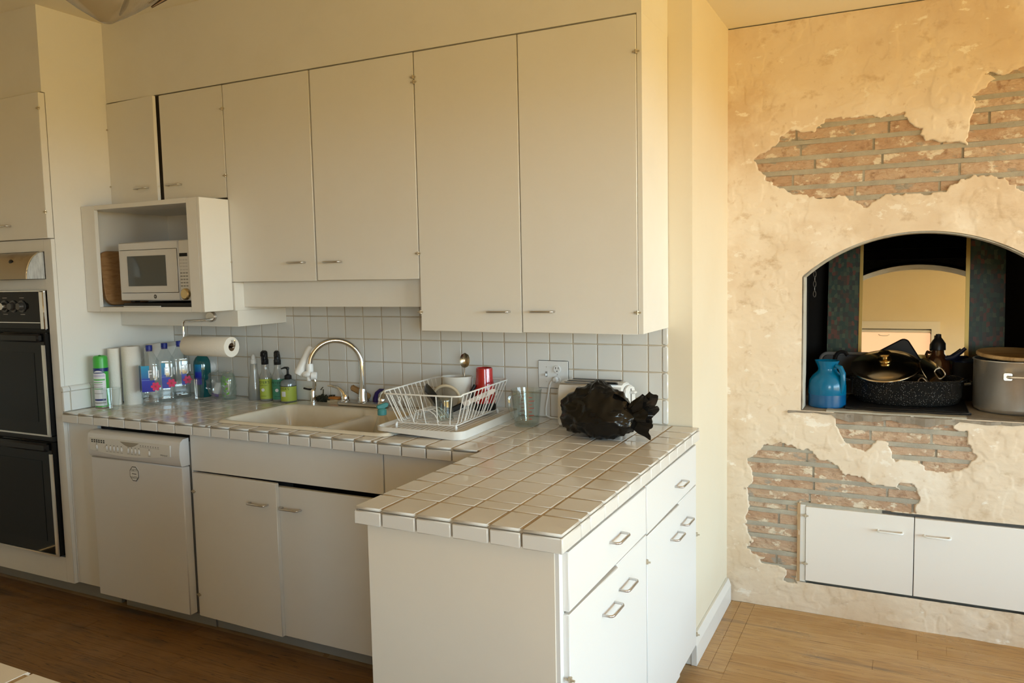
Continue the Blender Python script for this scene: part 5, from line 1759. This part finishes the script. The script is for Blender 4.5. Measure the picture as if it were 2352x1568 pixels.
fold = sheet(lambda u_, w_: (.03 + .125 * u_, .0 + .02 * u_ - .02 * w_, .115 + .06 * (1 - u_) + .022 * w_ * math.sin(PI * u_)), 22, 10, 5, .03)
fold.build('fold', GBAG, gb, smooth=True, angle=60)
MB().box(-.150, -.122, -.020, .010, .110, .145).build('blue_print', M('blue_film', (.02, .12, .24), .35), gb, .008, smooth=True)

# ================================================================== FIREPLACE NICHE
HZ = SILL + .002
# mirror panel leaning in the niche
tilt = R(6.5)
mp = thing('mosaic_mirror', 'mirror with gold trim and dark mosaic borders leaning in the fireplace', 'mirror', (1.302, 1.342, HZ), world=False, rot=(-tilt, 0, 0))
MOS = bpy.data.materials.new('mosaic')
MOS.use_nodes = True
nt = MOS.node_tree
pb_ = nt.nodes['Principled BSDF']
tcn = nt.nodes.new('ShaderNodeTexCoord')
mpn = nt.nodes.new('ShaderNodeMapping')
mpn.inputs['Scale'].default_value = (70, 70, 42)
vor = nt.nodes.new('ShaderNodeTexVoronoi')
vor.distance = 'CHEBYCHEV'
vor.inputs['Scale'].default_value = 1
vor.inputs['Randomness'].default_value = .55
rmp = nt.nodes.new('ShaderNodeValToRGB')
sep = nt.nodes.new('ShaderNodeSeparateColor')
nt.links.new(tcn.outputs['Object'], mpn.inputs[0])
nt.links.new(mpn.outputs[0], vor.inputs['Vector'])
nt.links.new(vor.outputs['Color'], sep.inputs[0])
nt.links.new(sep.outputs[0], rmp.inputs[0])
rmp.color_ramp.interpolation = 'CONSTANT'
els = [(0, (.012, .035, .02, 1)), (.3, (.03, .05, .025, 1)), (.5, (.02, .022, .013, 1)), (.65, (.055, .075, .035, 1)), (.8, (.05, .028, .012, 1)), (.92, (.11, .03, .013, 1))]
rmp.color_ramp.elements[0].color = els[0][1]
rmp.color_ramp.elements[1].position = .3
rmp.color_ramp.elements[1].color = els[1][1]
for p_, c_ in els[2:]:
    q = rmp.color_ramp.elements.new(p_)
    q.color = c_
nt.links.new(rmp.outputs[0], pb_.inputs['Base Color'])
pb_.inputs['Roughness'].default_value = .5
B('panel', -.406, .405, .004, .024, 0, 1.24, MOS, mp)
GOLD = M('gold_trim', (.46, .30, .08), .4, .5)
mx0, mx1, mz0, mz1 = -.236, .234, .206, 1.20
for a in ((mx0 - .016, mx0, mz0 - .02, mz1 + .016), (mx1, mx1 + .018, mz0 - .02, mz1 + .016), (mx0, mx1, mz0 - .02, mz0), (mx0, mx1, mz1, mz1 + .016)):
    MB().box(a[0], a[1], -.004, .0045, a[2], a[3]).build('trim_strip', GOLD, mp, .001)
B('glass', mx0, mx1, -.001, .0039, mz0, mz1, M('mirror_silver', (.86, .84, .78), .0, 1.0), mp)

ca = thing('carafe', 'translucent blue plastic thermos jug with handle on the hearth', 'jug', (0.943, 0.852, HZ), world=False, rot=(0, 0, R(-18)))
BLUEP = M('blue_plastic', (.001, .15, .30), .25, trans=.2, ior=1.3, coat=.3)
BLUEP2 = M('blue_plastic_dark', (.001, .08, .21), .28, coat=.3)
MB().lathe([(.0001, 0), (.080, 0), (.0835, .004), (.0835, .060)], n=44).build('base', BLUEP2, ca, smooth=True)
MB().lathe([(.0835, .060), (.0842, .062), (.084, .10), (.080, .125), (.066, .148), (.050, .162), (.042, .172), (.041, .182), (.047, .200), (.0545, .218), (.0525, .218), (.044, .200), (.038, .182)], n=44, fn=lambda a, z: 1 + (.12 if z > .195 else 0) * max(0, math.cos(a - PI)) ** 10).build('body', BLUEP, ca, smooth=True, angle=70)
MB().tube([(.046, -.014, .196), (.070, -.022, .190), (.084, -.026, .165), (.084, -.026, .12), (.078, -.024, .085), (.076, -.023, .07)], [.010, .012, .0125, .0125, .011, .008], 12).build('handle', BLUEP, ca, smooth=True)

ENB = bpy.data.materials.new('speckled_enamel')
ENB.use_nodes = True
nt = ENB.node_tree
pb_ = nt.nodes['Principled BSDF']
tcn = nt.nodes.new('ShaderNodeTexCoord')
vor = nt.nodes.new('ShaderNodeTexVoronoi')
vor.inputs['Scale'].default_value = 165
nt.links.new(tcn.outputs['Object'], vor.inputs['Vector'])
mrn = nt.nodes.new('ShaderNodeMapRange')
mrn.inputs['From Min'].default_value = .10
mrn.inputs['From Max'].default_value = .21
mrn.inputs['To Min'].default_value = 1
mrn.inputs['To Max'].default_value = 0
nt.links.new(vor.outputs['Distance'], mrn.inputs[0])
mxn = nt.nodes.new('ShaderNodeMix')
mxn.data_type = 'RGBA'
mxn.inputs['A'].default_value = (.014, .013, .012, 1)
mxn.inputs['B'].default_value = (.42, .40, .36, 1)
nt.links.new(mrn.outputs[0], mxn.inputs['Factor'])
nt.links.new(mxn.outputs['Result'], pb_.inputs['Base Color'])
pb_.inputs['Roughness'].default_value = .12
# griddle plate under the roaster with its cable
gr = thing('griddle', 'flat black electric griddle lying under the roasting pan', 'griddle', (1.29, 1.0, HZ))
MB().box(1.02, 1.53, 0.80, 1.19, HZ + .0005, HZ + .012).build('plate', BLACKP, gr, .004, smooth=True)
MB().tube([(1.03, .79, HZ + .006), (1.08, .768, HZ + .006), (1.16, .757, HZ + .0065), (1.25, .755, HZ + .0065), (1.35, .764, HZ + .0065), (1.42, .770, HZ + .006), (1.49, .78, HZ + .006), (1.535, .80, HZ + .006)], .0055, 8).build('cable', BLACKP, gr, smooth=True)
MB().tube([(1.06, .785, HZ + .006), (1.12, .775, HZ + .006), (1.2, .770, HZ + .006), (1.34, .777, HZ + .006), (1.5, .78, HZ + .006)], .005, 8).build('cable', BLACKP, gr, smooth=True)
rs = thing('roasting_pan', 'oval black speckled enamel roasting pan on the hearth', 'roasting pan', (1.277, 1.018, HZ + .0125), world=False)
ov_ = dict(n=56, sx=1.0, sy=.68)
MB().lathe([(.0001, 0), (.205, 0), (.220, .006), (.236, .04), (.240, .108), (.253, .116), (.254, .120), (.250, .121), (.236, .114), (.230, .04), (.214, .010), (.0001, .008)], **ov_).build('body', ENB, rs, smooth=True, angle=60)
for s_ in (-1, 1):
    MB().tube([(s_ * .238, -.05, .10), (s_ * .262, -.046, .104), (s_ * .268, -.03, .106), (s_ * .268, .03, .106), (s_ * .262, .046, .104), (s_ * .238, .05, .10)], .007, 8).build('handle', ENB, rs, smooth=True)
# big steel lid leaning on the rim
RT = HZ + .0125 + .121
sl_ = thing('pot_lid', 'large domed steel pot lid with brass knob resting on the roasting pan', 'lid', (1.185, 0.985, RT), world=False, rot=(R(24), R(-3), 0))
LIDS = M('lid_steel', (.50, .42, .31), .16, 1.0, bump=(4, .05, U3))
R_ = .150
MB().lathe([(.0001, .038), (.05, .036), (.09, .027), (.128, .011), (.141, .004), (R_, .003), (R_ + .001, 0), (R_ - .002, -.004), (.141, -.003), (.128, .005), (.09, .021), (.0001, .032)], n=56).build('dome', LIDS, sl_, smooth=True, angle=70)
MB().lathe([(.0001, .036), (.030, .037), (.031, .042), (.016, .046), (.015, .058), (.027, .064), (.029, .070), (.024, .074), (.0001, .076)], n=32).build('knob', M('brass', (.58, .42, .18), .2, 1.0), sl_, smooth=True)
sl_.location = (1.188, 0.975, RT + .052)
# two smaller lids stacked on edge inside the pan
for lab, lo, ro, rr in (('smaller steel lid standing steeply on edge behind the big lid', (1.402, 1.00, RT + .010), (R(0), R(52), R(-25)), .098),
                        ('steel lid lying low inside the roasting pan, right of the big lid', (1.338, 0.945, RT - .035), (R(8), R(38), R(-30)), .082)):
    l_ = thing('pot_lid', lab, 'lid', lo, 'lids in the roasting pan', world=False, rot=ro)
    MB().lathe([(.0001, .020), (rr * .5, .016), (rr * .92, .004), (rr, .003), (rr, 0), (rr * .92, .001), (rr * .5, .012), (.0001, .016)], n=40).build('dome', LIDS, l_, smooth=True, angle=70)
    MB().tube(cr([(-.024, 0, .016), (-.022, 0, .034), (-.012, 0, .042), (.012, 0, .042), (.022, 0, .034), (.024, 0, .016)]), .0032, 8).build('loop_handle', STEEL, l_, smooth=True)
# black square skillet tilted on its corner at the back
bsk = thing('square_skillet', 'black square skillet standing tilted on its corner behind the lids', 'skillet', (1.255, 1.19, HZ + .13), world=False, rot=(R(-3), R(-31), 0))
MB().prism([(x, z) for x, z in rrect(.112, .095, .03, 5)], -.016, .016, 'y').build('body', BLACKP, bsk, .006, smooth=True)
MB().tube(cr([(-.108, 0, .060), (-.132, 0, .074), (-.146, 0, .064), (-.142, 0, .044), (-.112, 0, .036)]), .006, 8).build('loop_handle', BLACKP, bsk, smooth=True)
bsk.location = (1.228, 1.262, HZ + .165)
# brown growler
gw = thing('brown_jug', 'brown glass jug with a black pouring cap behind the roasting pan', 'jug', (1.418, 1.268, HZ), world=False)
BRN = M('brown_glass', (.055, .018, .006), .08, coat=.5)
MB().lathe([(.0001, 0), (.052, 0), (.056, .006), (.056, .150), (.052, .180), (.038, .208), (.028, .222), (.026, .248), (.030, .250), (.030, .256)], n=36).build('body', BRN, gw, smooth=True, angle=60)
MB().lathe([(.032, .240), (.034, .242), (.033, .272), (.022, .290), (.013, .302), (.012, .318), (.0001, .320)], n=28).build('cap', BLACKP, gw, smooth=True)
MB().tube([(-.030, 0, .225), (-.046, 0, .232), (-.050, 0, .215), (-.044, 0, .196)], .006, 8).build('ear', BRN, gw, smooth=True)
wrap(.0568, -30, 30, .132, .150).build('label', M('brown_print', (.10, .045, .02), .5), gw, smooth=True)
# dark blue saucepan with raised handle
sa = thing('saucepan', 'dark blue saucepan with a raised handle right of the brown jug', 'saucepan', (1.542, 1.266, HZ), world=False)
NAVY2 = M('navy_enamel', (.008, .012, .035), .3)
MB().lathe([(.0001, 0), (.055, 0), (.060, .005), (.062, .185), (.065, .188), (.060, .188), (.057, .01), (.0001, .008)], n=36).build('body', M('dull_steel', (.10, .09, .08), .35, .7), sa, smooth=True, angle=60)
MB().tube([(0, 0, .206), (-.06, -.05, .206), (-.085, -.062, .207), (-.058, -.066, .214), (-.030, -.068, .238), (-.010, -.068, .258)], [.010, .011, .012, .012, .010, .008], 10).build('handle', NAVY2, sa, smooth=True)
MB().lathe([(.066, .186), (.067, .192), (.05, .202), (.0001, .206)], n=36).build('cover', NAVY2, sa, smooth=True)
# black appliance tray with grey frame behind the carafe
gf = thing('grill_frame', 'black panel with a grey rounded frame standing behind the blue jug', 'grill', (0.99, 1.17, HZ), world=False, rot=(R(-6), 0, R(4)))
fr_ = [(x + .02, .105 + z) for x, z in rrect(.150, .105, .035, 6)]
MB().tube([(x, 0, z + .004) for x, z in fr_], .009, 8, closed=True).build('frame', M('grey_frame', (.16, .155, .15), .4), gf, smooth=True)
MB().prism([(x * .93 + .002, z * .93 + .012) for x, z in fr_], .004, .012, 'y').build('panel', BLACKP, gf)
MB().tube(cr([(-.045, -.012, .10), (-.06, -.014, .17), (-.05, -.014, .212), (-.02, -.013, .222), (.0, -.012, .205)]), .009, 8).build('strap', BLACKP, gf, smooth=True)
gf.location = (1.010, 1.205, HZ + .002)
# stock pot with wooden board on top
spot = thing('stock_pot', 'large aluminium stock pot with side handle on the hearth', 'pot', (1.722, 1.005, HZ), world=False)
ALU = M('aluminium', (.74, .71, .66), .34, .86, bump=(120, .06, (1, 1, 6)), var=[(8, (.64, .59, .51), .4, .65, (1, 1, .5))])
MB().lathe([(.0001, 0), (.155, 0), (.166, .008), (.1695, .022), (.1695, .226), (.1735, .229), (.1735, .233), (.166, .233), (.165, .03), (.0001, .012)], n=64).build('body', ALU, spot, smooth=True, angle=60)
hh = MB().tube([(-.048, -.168, .170), (-.048, -.186, .170), (-.040, -.193, .170), (.040, -.193, .170), (.048, -.186, .170), (.048, -.168, .170)], .0065, 10)
hd_ = hh.build('handle', ALU, spot, smooth=True)
for s_ in (-1, 1):
    MB().prism([(x + s_ * .05, z + .170) for x, z in rrect(.018, .018, .008, 4)], -.1745, -.158, 'y').build('handle_plate', ALU, hd_, .002, smooth=True)
    MB().ball((s_ * .05, -.175, .170), .006, 10).build('rivet', ALU, hd_, smooth=True)
wl = thing('wooden_board', 'round wooden board lying on the stock pot as a lid', 'board', (1.722, 1.005, HZ + .2335), world=False, rot=(R(3.5), 0, R(25)))
BOARD = M('board_light', (.42, .26, .11), .5, bump=(14, .2, (1, 10, 1)), var=[(3, (.30, .17, .06), .48, .56, (.2, 9, 1)), (6, (.48, .31, .14), .5, .7, (.4, 14, 1))])
MB().lathe([(.0001, 0), (.157, 0), (.161, .004), (.161, .012), (.157, .017), (.146, .0175), (.144, .016), (.0001, .016)], n=64).build('slab', BOARD, wl, smooth=True, angle=40)
wl.location = (1.722, 1.005, HZ + .244)
# hanging damper chain by the left jamb
ch = thing('damper_chain', 'thin dark chain hanging inside the left side of the fireplace', 'chain', (0.875, 0.92, 1.45))
for k in range(9):
    z = 1.50 + k * .024
    a = R(90 * (k % 2))
    MB().tube([(0.875 + .006 * math.cos(t) * math.cos(a), 0.92 + .006 * math.cos(t) * math.sin(a), z + .0145 * math.sin(t)) for t in [2 * PI * q / 12 for q in range(12)]], .0018, 5, closed=True).build('chain_link', M('chain_iron', (.12, .11, .10), .4, .8), ch, smooth=True)
MB().tube([(0.875, 0.92, 1.705), (0.875, 0.92, 2.3)], .0025, 6).build('hanger', MATS['chain_iron'], ch)

# ================================================================== PENDANT LAMP AND ISLAND
pl = thing('pendant_lamp', 'pendant lamp with ribbed glass bowl and bronze rim', 'lamp', (-0.190, -2.035, 2.15), world=False)
RIBG = clear('ribbed_glass', (.88, .84, .76), .3, .10, body=.30, bodycol=(.72, .64, .48))
MB().lathe([(.0001, 0), (.012, .001), (.055, .028), (.095, .058), (.118, .085), (.126, .115), (.128, .15)], n=144, fn=lambda a, z: 1 + .016 * math.cos(72 * a)).build('glass_bowl', RIBG, pl, smooth=True, angle=60)
BRZ = M('bronze', (.07, .045, .03), .35, .8)
rng_ = [(.131 * math.cos(2 * PI * k / 48), .131 * math.sin(2 * PI * k / 48), .150) for k in range(48)]
MB().tube(rng_, .006, 8, closed=True).build('rim_ring', BRZ, pl, smooth=True)
for k in range(3):
    a = R((-38, 55, 125)[k])
    MB().tube([((.085) * math.cos(a), .085 * math.sin(a), .042), (.115 * math.cos(a), .115 * math.sin(a), .066), (.138 * math.cos(a), .138 * math.sin(a), .088), (.150 * math.cos(a), .150 * math.sin(a), .108), (.142 * math.cos(a), .142 * math.sin(a), .140), (.134 * math.cos(a), .134 * math.sin(a), .152)], [.002, .005, .0055, .006, .005, .005], 8).build('scroll_arm', BRZ, pl, smooth=True)
MB().lathe([(.131, .152), (.12, .19), (.07, .22), (.02, .24), (.012, .26)], n=48).build('canopy_cover', BRZ, pl, smooth=True)
MB().cyl((0, 0, .25), (0, 0, KC - 2.15 - .02), .008, n=12).build('stem', BRZ, pl, smooth=True)
MB().lathe([(.0001, KC - 2.15 - .03), (.04, KC - 2.15 - .028), (.06, KC - 2.15 - .002), (.0001, KC - 2.15 - .001)], n=28).build('ceiling_rose', BRZ, pl, smooth=True)

isl = thing('kitchen_island', 'white tiled kitchen island corner in the near foreground', 'island', (-0.3, -2.7, 0))
B('cabinet_body', -1.20, 0.56, -2.96, -2.43, 0.0, 0.944, PAINT, isl)
B('grout_bed', -1.235, 0.595, -2.99, -2.404, 0.946, .9925, GROUT, isl)
ix_ = [0.003 + pit * k for k in range(-11, 6)] + [0.60]
iy_ = [-2.994, -2.84, -2.729, -2.618, -2.507, -2.3915]
for i in range(len(ix_) - 1):
    for j in range(len(iy_) - 1):
        tile(isl, ix_[i], ix_[i + 1], iy_[j], iy_[j + 1], CT - .008, CT, CTILE, bev=.0038 if j == 4 else .0022)
    tile(isl, ix_[i], ix_[i + 1], -2.4035, -2.3945, 0.944, 0.983, CTILE, 'edge_tile', axes='x')
